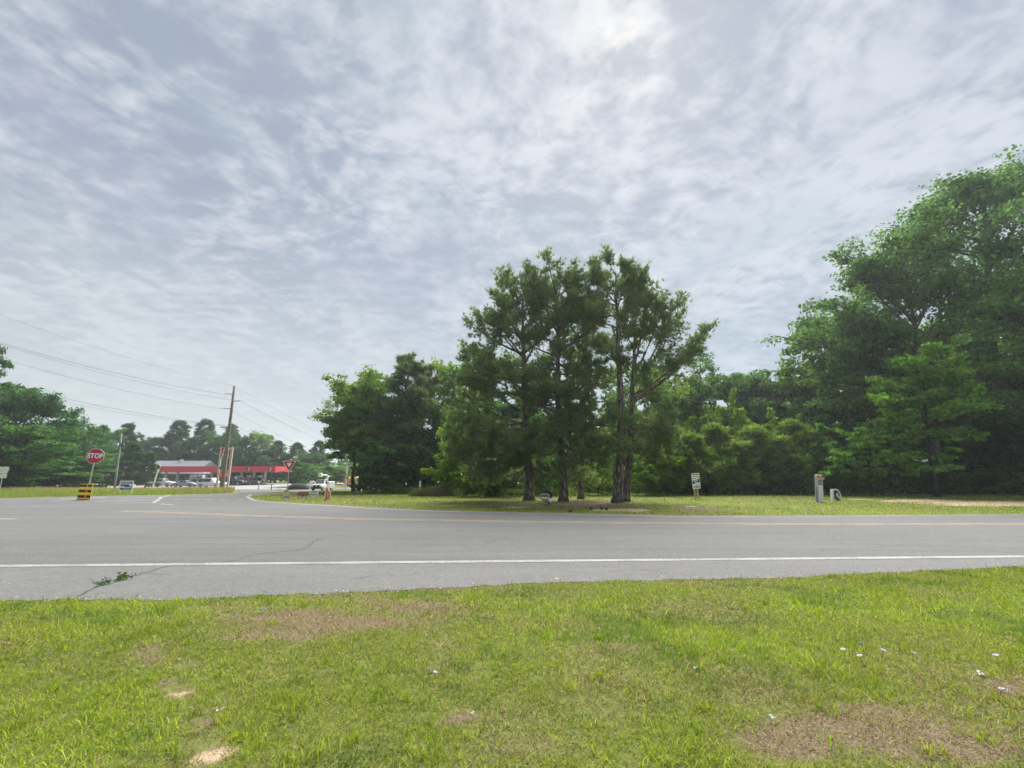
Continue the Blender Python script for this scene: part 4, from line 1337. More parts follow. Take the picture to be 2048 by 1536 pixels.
g = onx(3, 36)
t = thing('route_sign', 'pale route marker plates on a post at the left edge', 'sign', g, R(20))
z1 = at(3, 933, 36).z - g.z; z2 = at(3, 948, 36).z - g.z; z3 = at(3, 956, 36).z - g.z
MB().tube([(0, .03, -.2), (0, .03, z1 - .1)], .03, 5).build('post', GALV, t)
MB().prism([(-.28, z2 + .02), (.22, z2 + .02), (.30, z2 + .3), (.28, z1 - .05), (.1, z1), (-.1, z1 - .04), (-.28, z1)], 0, .01).build('shield_plate', PALEG, t)
MB().box((0, .005, (z2 + z3) / 2 - .01), (.5, .01, abs(z2 - z3))).build('plate', PALEG, t)

# yield sign
yb = gr(577, 995); yb = onx(577, 31)
Yy = 31
ye = thing('yield_sign', 'red and white triangular yield sign on a thin post', 'yield sign', yb, R(8), tilt=(0, R(-1.2)))
zt = at(580, 922, Yy).z - yb.z; zb = at(580, 941.5, Yy).z - yb.z; hw = 11.8 / FPX * Yy
MB().tube([(0, .02, -.2), (0, .02, zt - .05)], .03, 6).build('post', GALV, ye)
def tri(hw_, a, b_, s, cz):
    pts = []
    for (x, z) in ((-hw_, a), (0, b_), (hw_, a)):
        pts.append((x * s, cz + (z - cz) * s))
    return pts
cz = zt - (zt - zb) / 3
tr0 = [(-hw * 1.0, zt - .05), (-hw * .93, zt), (hw * .93, zt), (hw, zt - .05), (.04, zb), (-.04, zb)][::-1]
pn = MB().prism(tr0, 0, .012).build('sign_panel', WHT, ye)
def sc_tri(s): return [(x * s, cz + (z - cz) * s) for x, z in tr0]
MB().prism(sc_tri(.90), -.005, -.001).build('red_border', RED, pn)
MB().prism(sc_tri(.40), -.010, -.006).build('white_center', WHT, pn)

# yard signs on the island
t, w, zt, zb = board_sign('event_sign', 'small yellow and pale blue yard sign below the yield sign', 'sign', 566, 577, 979.5, 993, 996, pmat('pale_blue_print', (.45, .58, .62), .6), R(5))
MB().box((0, -.018, zb + (zt - zb) * .72), (w * .9, .004, (zt - zb) * .5)).build('yellow_print', pmat('yellow_print', (.75, .55, .12), .6, 0, .2, 14), t)
for k in range(2):
    MB().box((0, -.022, zb + (zt - zb) * (.85 - .2 * k)), (w * .7, .002, (zt - zb) * .09)).build('print_line', pmat('brown_print', (.35, .16, .04), .6), t)
t, w, zt, zb = board_sign('small_sign', 'tiny red and white sign standing low in front of the yield post', 'sign', 568, 578, 992.5, 999, 1000.5, pmat('pink_red_print', (.52, .15, .19), .6), 0)
MB().box((0, -.018, zb + (zt - zb) * .2), (w * .98, .004, (zt - zb) * .34)).build('white_band', WHT, t)
t, w, zt, zb = board_sign('realty_sign', 'dark red and charcoal yard sign with pink corner', 'sign', 596, 614, 984, 995, 998, pmat('maroon_print', (.14, .035, .035), .5, 0, .2), R(6))
H_ = zt - zb
MB().box((.02, -.018, zb + H_ * .72), (w * .8, .004, H_ * .18)).build('print_line', pmat('rose_print', (.36, .16, .15), .6), t)
MB().box((.04, -.018, zb + H_ * .5), (w * .75, .004, H_ * .10)).build('print_line', pmat('rose_print', (.36, .16, .15), .6), t)
MB().prism([(-w * .48, zb + H_ * .04), (-w * .1, zb + H_ * .04), (w * .05, zb + H_ * .16), (-w * .2, zb + H_ * .34), (-w * .48, zb + H_ * .36)], -.0185, -.0155).build('pink_corner', pmat('pink_print', (.72, .42, .42), .6), t)
MB().prism([(w * .06, zb + H_ * .05), (w * .48, zb + H_ * .05), (w * .48, zb + H_ * .3), (w * .1, zb + H_ * .3)], -.0185, -.0155).build('grey_corner', GREY, t)
t, w, zt, zb = board_sign('open_house_sign', 'white yard sign with black bands beside the orange marker', 'sign', 618, 636, 982, 994, 997, WHT, R(-3))
H_ = zt - zb
MB().box((0, -.018, zb + H_ * .84), (w * .9, .004, H_ * .14)).build('black_band', BLK, t)
MB().box((0, -.018, zb + H_ * .42), (w * .9, .004, H_ * .10)).build('black_band', BLK, t)
for s in (-1, 1):
    MB().box((s * w * .40, -.018, zb + H_ * .14), (w * .14, .004, H_ * .14)).build('black_corner', BLK, t)
for zf in (.62, .24):
    MB().box((0, -.018, zb + H_ * zf), (w * .5, .004, H_ * .05)).build('print_line', GREY, t)

# orange cable marker + grey pedestal
g = gr(651, 1000.5)
t = thing('cable_marker', 'flat orange and white warning marker post on the island', 'marker post', g, 0, tilt=(0, R(1.5)))
zt = at(652.5, 974.5, g.y).z - g.z
MB().prism([(-.11, -.1), (.12, -.1), (.10, zt * .8), (.03, zt), (-.02, zt), (-.07, zt * .8)], 0, .03).build('post', ORANGE, t)
MB().prism([(-.11, .05), (-.06, .05), (-.035, zt * .75), (-.07, zt * .75)], -.006, -.001).build('pale_edge', WHT, t)
MB().box((.0, .015, zt + .12), (.05, .02, .3)).build('reflector', pmat('pink_reflector', (.5, .25, .22), .6), t)
g = gr(657, 998)
t = thing('cable_pedestal', 'grey green cable pedestal right behind the orange marker', 'pedestal', g)
zt = at(657, 983, g.y).z - g.z
MB().bbox((0, 0, zt / 2), (.2, .2, zt), .02).build('body', pmat('pedestal_green', (.30, .36, .30), .6), t)
MB().bbox((0, 0, zt + .02), (.23, .23, .06), .02).build('cap', pmat('pedestal_green', (.30, .36, .30), .6), t)

# white marker post
g = onx(840.5, 37)
t = thing('marker_post', 'slim white marker post at the wood edge by the grass mound', 'marker post', g, R(10))
zt = at(840.5, 962, 37).z - g.z
MB().bbox((0, 0, zt / 2), (.16, .05, zt), .012).build('post', WHT2, t)
MB().box((0, -.028, zt * .55), (.12, .004, zt * .16)).build('sticker', POST, t)

# sale board on the right
g = gr(1404, 998)
t = thing('sale_board', 'white V shaped sale board with black diagonal band on two posts', 'sign board', g, R(10), tilt=(0, R(-2.2)))
Yg = g.y
zt = at(1390, 946, Yg).z - g.z; zb = at(1402, 977, Yg).z - g.z
w = 16.5 / FPX * Yg; H_ = zt - zb
x0 = -.30
MB().box((x0, .0, zb + H_ / 2), (w, .03, H_)).build('front_board', WHT2, t)
MB().box((x0 + w / 2 + .012, .22, zb + H_ / 2 - .02), (.03, .46, H_ * .98), (0, 0, R(-14))).build('side_board', pmat('dull_white', (.50, .48, .43), .7, 0, .1), t)
DK = pmat('navy_print', (.025, .03, .05), .6)
MB().prism([(x0 - w * .46, zb + H_ * .30), (x0 + w * .46, zb + H_ * .43), (x0 + w * .46, zb + H_ * .66), (x0 - w * .46, zb + H_ * .51)], -.021, -.0165).build('diagonal_band', DK, t)
for (zf, xx, ln, hh) in ((.57, .12, .5, .035), (.50, -.05, .6, .035), (.42, -.1, .35, .04)):
    MB().box((x0 + w * xx * .4, -.0235, zb + H_ * zf), (w * ln, .003, H_ * hh), (0, R(-9), 0)).build('band_print', WHT2, t)
PR = pmat('faded_red_print', (.25, .12, .10), .7, 0, .3, 30); PK = pmat('grey_print', (.22, .21, .20), .7, 0, .3, 30)
for k, (xf, ln) in enumerate(((-.24, .34), (.18, .36))):
    MB().box((x0 + w * xf, -.019, zb + H_ * .91), (w * ln, .004, H_ * .07)).build('print_line', PR, t)
for (xf, ln) in ((-.36, .12), (-.15, .18), (.2, .4)):
    MB().box((x0 + w * xf, -.019, zb + H_ * .79), (w * ln, .004, H_ * .045)).build('print_line', PK, t)
MB().box((x0 - w * .22, -.019, zb + H_ * .66), (w * .42, .004, H_ * .045)).build('print_line', PK, t)
for (xf, ln) in ((-.3, .2), (.05, .34), (.34, .16)):
    MB().box((x0 + w * xf, -.019, zb + H_ * .11), (w * ln, .004, H_ * .10)).build('print_line', PK, t)
MB().box((x0 + w * .1, -.019, zb + H_ * .24), (w * .4, .004, H_ * .035)).build('print_line', PK, t)
MB().box((x0 - w * .28, .04, zb * .5 - .1), (.10, .05, zb + .25)).build('leg', POST, t)
MB().box((x0 + w * .5, .42, zb * .5 - .1), (.10, .05, zb + .25)).build('leg', POSTY, t)

# meter post and broken pedestal
g = gr(1640, 1005)
t = thing('meter_post', 'weathered grey utility post with pale cabinet and orange notice', 'utility post', g, R(-14), tilt=(0, R(5)))
Yg = g.y
Hm = at(1640, 949, Yg).z - g.z; wm = 13.5 / FPX * Yg
MB().bbox((0, .08, Hm / 2), (wm, .12, Hm), .05).build('post', GREY, t)
MB().bbox((.04, -.03, Hm * .31), (wm * .62, .10, Hm * .62), .02).build('cabinet', PALEG, t)
MB().bbox((wm * .12, -.01, Hm * .72), (wm * .40, .06, Hm * .22), .01).build('conduit_panel', pmat('mid_grey', (.22, .22, .22), .7), t)
lab = MB().box((wm * .10, -.06, Hm * .90), (wm * 1.0, .02, Hm * .14)).build('notice_plate', pmat('peach_notice', (.62, .40, .28), .6, 0, .2, 12), t)
for s, wd in ((-.22, .3), (.32, .38)):
    MB().box((wm * (.1 + s * 1.0), -.072, Hm * .935), (wm * wd, .004, Hm * .05)).build('dark_print', pmat('dark_print', (.06, .05, .045), .7), lab)
MB().box((wm * .04, -.072, Hm * .875), (wm * .7, .004, Hm * .04), (0, R(12), 0)).build('orange_print', pmat('orange_print', (.60, .24, .12), .7), lab)
for zf in (.42, .5):
    MB().box((.04, -.082, Hm * zf), (wm * .18, .006, .015)).build('latch', GREY, t)
for zf in (.16, .22):
    MB().tube([(-wm * .5, .0, Hm * zf), (-wm * .3, -.03, Hm * zf)], .02, 5).build('bracket', pmat('mid_grey', (.22, .22, .22), .7), t)
MB().tube([(-wm * .40, -.0, -.1), (-wm * .38, 0, Hm * .3), (-wm * .38, 0, Hm * .55)], .022, 5).build('conduit', pmat('mid_grey', (.22, .22, .22), .7), t)

g = gr(1672, 1001.5)
Yg = g.y; Hq = at(1668, 979, Yg).z - g.z
t = thing('broken_pedestal', 'bent open pale cabinet frame right of the meter post', 'utility cabinet', g, R(-8), tilt=(0, R(4)))
MB().box((-.20, 0, Hq * .5), (.10, .22, Hq)).build('side_panel', PALEG, t)
MB().tube([(-.24, -.02, Hq * .97), (.0, -.02, Hq * 1.0), (.14, -.02, Hq * .96), (.24, -.02, Hq * .72), (.30, -.02, Hq * .3), (.30, -.02, 0.0)], [.04, .05, .045, .03, .025, .02], 6).build('top_frame', PALEG, t)
MB().box((-.02, .12, Hq * .55), (.34, .02, Hq * .8)).build('back_plate', pmat('dark_inside', (.04, .045, .04), .8), t)
MB().tube([(.1, 0, Hq * .68), (.06, -.03, Hq * .45), (.16, -.03, Hq * .32), (.24, 0, Hq * .28)], [.04, .07, .08, .03], 6).build('cable_bundle', GREY, t)
MB().tube([(-.1, 0, Hq * .3), (.08, -.06, Hq * .14), (.2, -.04, .02)], [.05, .07, .05], 6).build('cable_bundle', BLK, t)

# discarded seat by the pines
g = gr(1094, 1008)
t = thing('discarded_seat', 'discarded black and grey plastic seat tipped over beneath the pines', 'plastic seat', g, R(-10))
GS = pmat('grey_shell', (.34, .36, .33), .5, 0, .15)
ring = []
for i in range(11):
    a = 2 * math.pi * i / 10
    ring.append((-.12 + .28 * math.cos(a), -.10, .40 + .15 * math.sin(a)))
MB().tube(ring, .05, 6, False).build('shell_rim', GS, t, True)
MB().prism([(-.34, .38), (-.18, .12), (.02, .08), (.12, .30), (.02, .27), (-.2, .29)], -.06, .12).build('shell', GS, t)
mb = MB()
for i in range(5):
    for j in range(8):
        pass
prof_ = [(-.22, .54), (-.2, .70), (-.05, .78), (.15, .78), (.26, .66), (.30, .40), (.22, .28), (.1, .36), (.0, .50)]
MB().prism(prof_[::-1], -.12, .22).build('padded_hood', BLK, t)
MB().bbox((.20, -.12, .24), (.20, .14, .16), .03).build('white_box', WHT, t)
MB().tube([(.28, -.1, .22), (.40, -.1, .24)], .05, 6).build('white_knob', WHT2, t)
MB().tube([(-.14, -.04, .13), (.05, -.10, .10), (.12, -.18, -.01)], .03, 5).build('foot', pmat('maroon_plastic', (.10, .03, .035), .6), t)
MB().tube([(.12, .0, .3), (.08, -.04, .1), (.16, 0, -.02)], .045, 5).build('leg', BLK, t)

# ------------------------------------------------------------------ utility poles and wires
Yp = 54
pb = onx(443.5, Yp, 978)
ptop = at(469, 772, Yp) - pb
pole = thing('utility_pole', 'tall grey utility pole with stubby insulator arms near the station', 'utility pole', pb)
def ppt(f): return ptop * f
MB().tube([ppt(-.03), ppt(0), ppt(.25), ppt(.5), ppt(.75), ppt(1.0)], [.29, .28, .235, .195, .16, .13], 10).build('shaft', pmat('grey_pole_timber', (.21, .185, .16), .9, 0, .2, 3, .3, 12), pole, True)
def fat(py): return (at(450, py, Yp).z - pb.z) / ptop.z
ARM = pmat('arm_grey', (.20, .19, .18), .7)
arms = []
for (py, sx, ln) in ((789, -1, .72), (803, 1, .80), (818, -1, .74)):
    c = ppt(fat(py)); e = c + Vector((sx * (ln + .15), -.1, .10))
    a_ = MB().tube([c, e], [.05, .035], 6).build('insulator_arm', ARM, pole)
    MB().tube([e + Vector((sx * .04, 0, .02)), e + Vector((sx * .06, 0, -.10))], .04, 6).build('insulator', GREY, a_)
    arms.append(pb + e + Vector((sx * .06, 0, -.10)))
c = ppt(fat(855))
MB().box(c + Vector((-.05, -.2, 0)), (1.75, .10, .11)).build('cross_arm', ARM, pole)
for s in (-.8, -.4, .45, .8):
    MB().tube([c + Vector((s - .05, -.2, .05)), c + Vector((s - .05, -.2, .18))], .03, 5).build('pin_insulator', GREY, pole)
topP = pb + ptop

g = onx(232, 84)
tt = at(243, 868, 84) - g
p2 = thing('transformer_pole', 'slim grey power pole carrying two transformer cans', 'utility pole', g)
MB().tube([tt * -.03, tt * .3, tt * .65, tt], [.19, .18, .16, .13], 8).build('shaft', pmat('old_pole', (.24, .25, .23), .9), p2, True)
zf = (at(243, 891, 84).z - g.z) / tt.z
c = tt * zf
MB().tube([c + Vector((-.75, -.1, -.35)), c + Vector((-.75, -.1, .45))], .42, 10).build('transformer', pmat('can_grey', (.30, .33, .33), .5), p2, True)
MB().tube([c + Vector((.5, -.1, -.2)), c + Vector((.5, -.1, .3))], .34, 8).build('transformer', BLK, p2, True)
c = tt * .95
MB().box(c, (2.2, .1, .1)).build('cross_arm', ARM, p2)
c = tt * .85
MB().box(c, (1.4, .1, .1)).build('cross_arm', ARM, p2)

def wire(a, b, sag, label, r=.014, n=24):
    r *= .8
    P = []
    for i in range(n + 1):
        t_ = i / n; p = Vector(a).lerp(Vector(b), t_); p.z -= 4 * sag * t_ * (1 - t_); P.append(p)
    o = MB().tube(P, r, 4).build('power_line', WIRE)
    tag(o, label, 'power line', 'overhead wires')
YL = 30
wire(topP, at(-420, 462, YL), 1.0, 'thin topmost wire running left from the pole top', .008)
wire(arms[0], at(-420, 548, YL), 1.0, 'heavy wire running left from the upper arm', .017)
wire(pb + ppt(fat(800)), at(-415, 545, YL), 1.1, 'second heavy wire just under the upper one', .014)
wire(arms[2], at(-420, 580, YL), 1.0, 'lower wire running left from the lower left arm', .013)
cc_ = pb + ppt(fat(853)) + Vector((-.4, -.2, .1))
wire(cc_, at(20, 770, 58), .5, 'pair of communication wires left from the cross arm, upper', .017)
wire(cc_ + Vector((.2, 0, -.1)), at(15, 776, 58), .6, 'pair of communication wires left from the cross arm, lower', .012)
YR = 130
wire(topP, at(900, 985, YR), 1.0, 'thin topmost wire running right from the pole top', .010)
wire(arms[1], at(800, 938, YR), 1.0, 'wire running right from the right hand arm', .020)
wire(pb + ppt(fat(822)), at(800, 966, YR), 1.0, 'wire running right from the lower arm behind the pole', .016)
wire(pb + ppt(fat(852)) + Vector((.75, -.2, .1)), at(700, 960, YR), .8, 'upper communication wire running right to the trees', .016)
wire(pb + ppt(fat(855)) + Vector((.4, -.2, .1)), at(640, 945, YR), .8, 'lower communication wire running right to the trees', .014)

# ------------------------------------------------------------------ price sign
Yg = 74
g = onx(447, Yg)
zt = at(455, 895, Yg).z - g.z; zm = at(455, 914, Yg).z - g.z
w = 25 / FPX * Yg
ps = thing('price_sign', 'red station sign with white letters between two beige posts', 'sign', g)
x0 = at(454, 905, Yg).x - g.x - .1
for s in (-1, 1):
    MB().box((x0 + s * w * .43, 0, zt / 2 - .1), (.30, .22, zt + .2)).build('post', STEELP, ps)
MB().box((x0, -.02, (zt + zm) / 2), (w * .86 - .30, .14, zt - zm - .12)).build('red_panel', RED, ps)
MB().box((x0, -.02, zt + .0), (w * .86 + .3, .2, .1)).build('top_rail', STEELP, ps)
MB().box((x0, -.02, zm - .03), (w * .86 - .30, .16, .08)).build('bottom_rail', WHT2, ps)
hP = zt - zm
text('I', 'lettering', hP * .62, WHT, ps, (x0 - w * .22, -.10, zm + hP * .68), .004, .03, shear=.25)
text('T', 'lettering', hP * .62, WHT, ps, (x0 + w * .16, -.10, zm + hP * .68), .004, .03, shear=.25)
text('S', 'lettering', hP * .34, WHT, ps, (x0 - w * .22, -.10, zm + hP * .24), .004, .03)
text('C', 'lettering', hP * .34, WHT, ps, (x0 + w * .16, -.10, zm + hP * .24), .004, .03)
z1 = at(452, 946, Yg).z - g.z; z2 = at(452, 952.5, Yg).z - g.z
MB().box((x0, -.02, (z1 + z2) / 2), (w * .86 - .30, .12, z1 - z2)).build('lit_price_panel', pmat('lit_red_panel', (.75, .03, .04), .4, emit=.12), ps)
MB().box((x0, -.02, at(452, 942, Yg).z - g.z), (w * .86 - .30, .12, .12)).build('cross_rail', STEELP, ps)
z1 = at(452, 936, Yg).z - g.z
MB().box((x0, -.02, z1), (w * .86 - .30, .12, .45)).build('black_price_panel', BLK, ps)
MB().box((x0 - .2, -.085, z1), (.35, .01, .2)).build('price_print', WHT, ps)

# ------------------------------------------------------------------ canopy and store
Yc = 112
xa, xb = at(321, 940, Yc).x, at(550, 940, Yc).x
gz = float(gh((xa + xb) / 2, Yc + 4)) + .055
can = thing('fuel_canopy', 'long red fascia fuel canopy on pale columns', 'canopy', ((xa + xb) / 2, Yc, gz))
W = xb - xa; zt = at(430, 932.5, Yc).z - gz; zb = at(430, 944, Yc).z - gz; D = 9.0
MB().box((0, D / 2, (zt + zb) / 2), (W, D, zt - zb - .06)).build('deck', pmat('canopy_soffit', (.5, .5, .48), .7), can)
MB().box((0, -.06, (zt + zb) / 2), (W + .2, .12, zt - zb)).build('front_fascia', CANRED, can)
for s in (-1, 1):
    MB().box((s * (W / 2 + .06), D / 2, (zt + zb) / 2), (.12, D - .02, zt - zb)).build('side_fascia', CANRED, can)
for k in range(9):
    MB().box((-W / 2 + W * k / 8.0 * .97 + .5, -.124, (zt + zb) / 2), (.03, .008, zt - zb)).build('panel_joint', pmat('joint_dark', (.28, .02, .03), .6), can)
for (px_, hh) in ((446, .75), (499, .6), (542, .55)):
    x = at(px_, 938, Yc).x - (xa + xb) / 2
    lg = MB().box((x, -.15, (zt + zb) / 2), (1.0 * hh / .6, .05, (zt - zb) * .72)).build('brand_panel', BLK, can)
    MB().box((x + .1, -.18, (zt + zb) / 2 + .22), (.55, .02, .22)).build('logo_print', WHT, lg)
    MB().box((x - .05, -.18, (zt + zb) / 2 - .24), (.5, .02, .24)).build('logo_print', WHT, lg)
for (px_, dy) in ((332, 1.6), (355, 1.6), (423, 7.5), (483, 1.6), (508, 1.6), (530.5, 1.6)):
    x = at(px_, 950, Yc + dy).x - (xa + xb) / 2
    MB().box((x, dy, zb / 2), (.42, .42, zb + .02)).build('column', STEELP, can)

def pump(px_, Y, lab):
    x = at(px_, 960, Y).x
    t = thing('fuel_pump', lab, 'fuel pump', (x, Y, float(gh(x, Y)) + .055), group='fuel pumps under the canopy')
    MB().box((0, 0, .09), (2.4, 1.2, .18)).build('island', CONC, t)
    MB().bbox((0, 0, .18 + .8), (.9, .55, 1.6), .04).build('cabinet', pmat('pump_grey', (.36, .36, .36), .5), t)
    MB().box((0, -.29, 1.35), (.7, .03, .5)).build('display', BLK, t)
    MB().box((0, -.29, .6), (.7, .03, .7)).build('door', pmat('pump_red', (.34, .04, .05), .5), t)
    MB().box((0, 0, 2.0), (1.0, .3, .35)).build('top_sign', WHT2, t)
    MB().tube([(.46, -.1, 1.5), (.62, -.15, 1.0), (.55, -.15, .5), (.48, -.1, .9)], .03, 4).build('hose', BLK, t)
pump(474, 116.5, 'grey fuel pump left of the red doored vehicle')
pump(520, 114.5, 'fuel pump with white top panel at right canopy end')
pump(497, 118.5, 'fuel pump in the middle of the right island')

Yst = 128
sx0, sx1 = at(214, 940, Yst).x, at(400, 940, Yst).x
g = Vector(((sx0 + sx1) / 2, Yst, float(gh((sx0 + sx1) / 2, Yst))))
st = thing('store', 'low brick store with grey metal roof and white awning', 'store', g)
W = sx1 - sx0; ez = at(340, 942, Yst).z - g.z; rz = at(340, 921.5, Yst + 5).z - g.z
MB().box((0, 5, ez / 2), (W - .8, 9.6, ez)).build('wall', WALLM, st)
rf = MB().add([(-W / 2, -.6, ez), (W / 2, -.6, ez), (W / 2 - .6, 5, rz), (-W / 2 + .6, 5, rz), (W / 2, 10.6, ez), (-W / 2, 10.6, ez),
               (-W / 2, -.6, ez - .15), (W / 2, -.6, ez - .15), (W / 2, 10.6, ez - .15), (-W / 2, 10.6, ez - .15)],
              [(0, 1, 2, 3), (3, 2, 4, 5), (1, 4, 2), (0, 3, 5), (0, 6, 7, 1), (1, 7, 8, 4), (4, 8, 9, 5), (5, 9, 6, 0), (6, 9, 8, 7)]).build('roof', ROOF, st)
n_r = 26
mb = MB()
for k in range(n_r):
    x = -W / 2 + .5 + (W - 1.0) * k / (n_r - 1)
    mb.tube([(x, -.58, ez + .03), (x, 4.9, rz + .03)], .04, 4)
mb.build('roof_seam', ROOF, rf)
xv = at(365, 922, Yst + 5).x - g.x
MB().tube([(xv, 4.6, rz - .3), (xv, 4.6, rz + .35)], .45, 8).build('roof_vent', WHT, rf)
# awning across the front
ax0, ax1 = at(290, 945, Yst - 3).x - g.x, at(409, 945, Yst - 3).x - g.x
az = at(340, 943.5, Yst - 3).z - g.z
MB().box(((ax0 + ax1) / 2, -2.0, az - .25), (ax1 - ax0, 3.0, .5)).build('awning', WHT, st)
for px_ in (332, 391):
    MB().box((at(px_, 955, Yst - 3).x - g.x, -3.2, (az - .5) / 2), (.3, .3, az - .5)).build('awning_post', STEELP, st)
for (p0, p1, z0, z1) in ((314, 324, .3, 2.5), (336, 352, .9, 2.5), (358, 378, .9, 2.6), (226, 236, 1.0, 2.4)):
    xA, xB = at(p0, 955, Yst).x - g.x, at(p1, 955, Yst).x - g.x
    fr = MB().box(((xA + xB) / 2, .16, (z0 + z1) / 2), (xB - xA, .1, z1 - z0)).build('window', pmat('window_frame', (.25, .24, .22), .6), st)
    nP = 3 if xB - xA > 1.8 else 2
    for k in range(nP):
        wpn = (xB - xA - .2) / nP
        MB().box((xA + .1 + wpn * (k + .5), .10, (z0 + z1) / 2), (wpn - .07, .04, z1 - z0 - .2)).build('pane', GLASSD, fr)

# ice box outside the store
g = onx(394, 122, 960)
t = thing('ice_box', 'white ice merchandiser box standing outside the store', 'ice box', g + Vector((0, 0, .055)))
MB().bbox((0, 0, 1.1), (3.4, 1.2, 2.2), .05).build('cabinet', pmat('ice_white', (.62, .66, .68), .5), t)
for s in (.7, 1.3):
    MB().box((s, -.61, 1.6), (.45, .03, .6)).build('door_window', BLK, t)
MB().box((-.8, -.61, 1.2), (1.5, .03, 1.4)).build('door', pmat('ice_blue', (.5, .58, .64), .5), t)

# leaning round sign on post
g = onx(306, 66)
tp = at(318, 934, 66) - g
t = thing('round_sign', 'leaning pale post topped by a dark round sign', 'sign', g)
MB().tube([tp * -.03, tp], .10, 6).build('post', WHT2, t)
mb = MB(); mb.tube([tp + Vector((0, -.1, 0)), tp + Vector((0, -.16, 0))], .36, 16).build('disc', GREY, t)
MB().tube([tp + Vector((0, -.161, 0)), tp + Vector((0, -.17, 0))], .25, 16).build('disc_center', pmat('dull_brown_disc', (.12, .08, .075), .7), t)

# small post and paddle near the canopy right end
for (px_, Y, top, lab, mt) in ((544.5, 66, 970, 'short brown timber post beside the far road', pmat('brown_post', (.08, .05, .045), .8)), (519, 62, 962, 'thin rusty sign post with small pale plate on the verge', STEELP)):
    g = onx(px_, Y); z = at(px_, top, Y).z - g.z
    t = thing('verge_post', lab, 'post', g)
    MB().box((0, 0, z / 2 - .1), (.09, .09, z + .2)).build('post', mt, t)
    if px_ < 530:
        MB().box((0, -.06, z - .12), (.42, .02, .26)).build('plate', WHT2, t)
    else:
        MB().box((0, 0, z + .02), (.12, .12, .05)).build('cap', mt, t)

# mulch mound under the round tree
g = onx(598, 88)
mb = MB(); rings = []
rngm = random.Random(4)
vs, fs = [], []
for i in range(7):
    f = i / 6; rr_ = 2.15 * max(.02, math.cos(f * math.pi / 2))
    for j in range(20):
        a = 2 * math.pi * j / 20
        vs.append((rr_ * math.cos(a) * (1 + rngm.uniform(-.04, .04)), rr_ * .8 * math.sin(a), 1.15 * math.sin(f * math.pi / 2) + rngm.uniform(-.03, .03) - (.1 if i == 0 else 0)))
for i in range(6):
    for j in range(20):
        fs.append((i * 20 + j, i * 20 + (j + 1) % 20, i * 20 + 20 + (j + 1) % 20, i * 20 + 20 + j))
o = mb.add(vs, fs).build('mulch_mound', MULCH, None, True); o.location = g
tag(o, 'dark rounded mulch mound between yield sign and work truck', 'mound')

# ------------------------------------------------------------------ vehicles
def wheel_set(t, xs_, yw, r, wdt=.22):
    for x in xs_:
        for s in (-1, 1):
            tyre = MB().tube([(x, s * (yw - wdt), r), (x, s * yw, r)], r, 14).build('wheel', TYRE, t)
            MB().tube([(x, s * (yw - .02), r), (x, s * (yw + .008), r)], r * .6, 10).build('rim', RIM, tyre)

def car(label, px_, Y, rz, col, L, stations, Wd=1.85, r=.34, cat='car', name='parked_car', glass=None):
    """stations: (x, z_low, z_belt, z_roof, roof_half_width)"""
    x = at(px_, 960, Y).x
    t = thing(name, label, cat, (x, Y, float(gh(x, Y)) + .055), rz, 'vehicles parked at the filling station')
    pm = pmat('paint_%d_%d_%d' % tuple(int(c * 99) for c in col), col, .3, .1, .04, 3, spec=.6)
    vs, fs = [], []; h = Wd / 2
    for (xx, zl, zb_, zr, rw) in stations:
        e = h * (.92 if xx in (stations[0][0], stations[-1][0]) else 1)
        vs += [(xx, -e * .94, zl), (xx, -e, zl + .22), (xx, -e * .97, zb_), (xx, -rw, zr), (xx, rw, zr), (xx, e * .97, zb_), (xx, e, zl + .22), (xx, e * .94, zl)]
    n = len(stations)
    for i in range(n - 1):
        for j in range(8):
            fs.append((i * 8 + j, i * 8 + (j + 1) % 8, i * 8 + 8 + (j + 1) % 8, i * 8 + 8 + j))
    fs += [tuple(range(8)), tuple(range((n - 1) * 8 + 7, (n - 1) * 8 - 1, -1))]
    MB().add(vs, fs).build('body', pm, t)
    # glazing panels set just proud of the greenhouse
    for i in range(n - 1):
        a, b_ = stations[i], stations[i + 1]
        ca, cb_ = a[3] - a[2] > .25, b_[3] - b_[2] > .25
        for s in (-1, 1):
            if ca and cb_:
                def q(sta, f, inset):
                    y = h * .97 + (sta[4] - h * .97) * f
                    return Vector((sta[0] + inset, s * (y + .012), sta[2] + (sta[3] - sta[2]) * f))
                MB().add([q(a, .1, .05), q(b_, .1, -.05), q(b_, .88, -.05), q(a, .88, .05)], [(0, 1, 2, 3)]).build('side_window', GLASSD, t)
        if ca != cb_:
            lo, hi = (a, b_) if cb_ else (b_, a)
            d = .02
            up = Vector((-(hi[3] - lo[3]) if hi[0] > lo[0] else (hi[3] - lo[3]), 0, abs(hi[0] - lo[0]))).normalized() * .015
            pl = [Vector((lo[0] + (hi[0] - lo[0]) * f, s * (lo[4] + (hi[4] - lo[4]) * f) * .9, lo[3] + (hi[3] - lo[3]) * f)) + up for f, s in ((.08, -1), (.08, 1), (.92, 1), (.92, -1))]
            MB().add(pl, [(0, 1, 2, 3)]).build('windscreen', GLASSD, t)
    x0_, x1_ = stations[0][0], stations[-1][0]
    for s in (-1, 1):
        MB().box((x1_ + .01, s * h * .66, stations[-1][2] - .14), (.05, .36, .15)).build('headlight', WHT, t)
        MB().box((x0_ - .01, s * h * .72, stations[0][2] - .12), (.05, .24, .22)).build('taillight', RED, t)
    MB().box((x1_ + .03, 0, .42), (.12, Wd * .9, .16)).build('bumper', BLK, t)
    MB().box((x0_ - .03, 0, .42), (.12, Wd * .9, .16)).build('bumper', BLK, t)
    wheel_set(t, (x0_ + L * .2, x1_ - L * .2), Wd / 2 + .01, r)
    return t

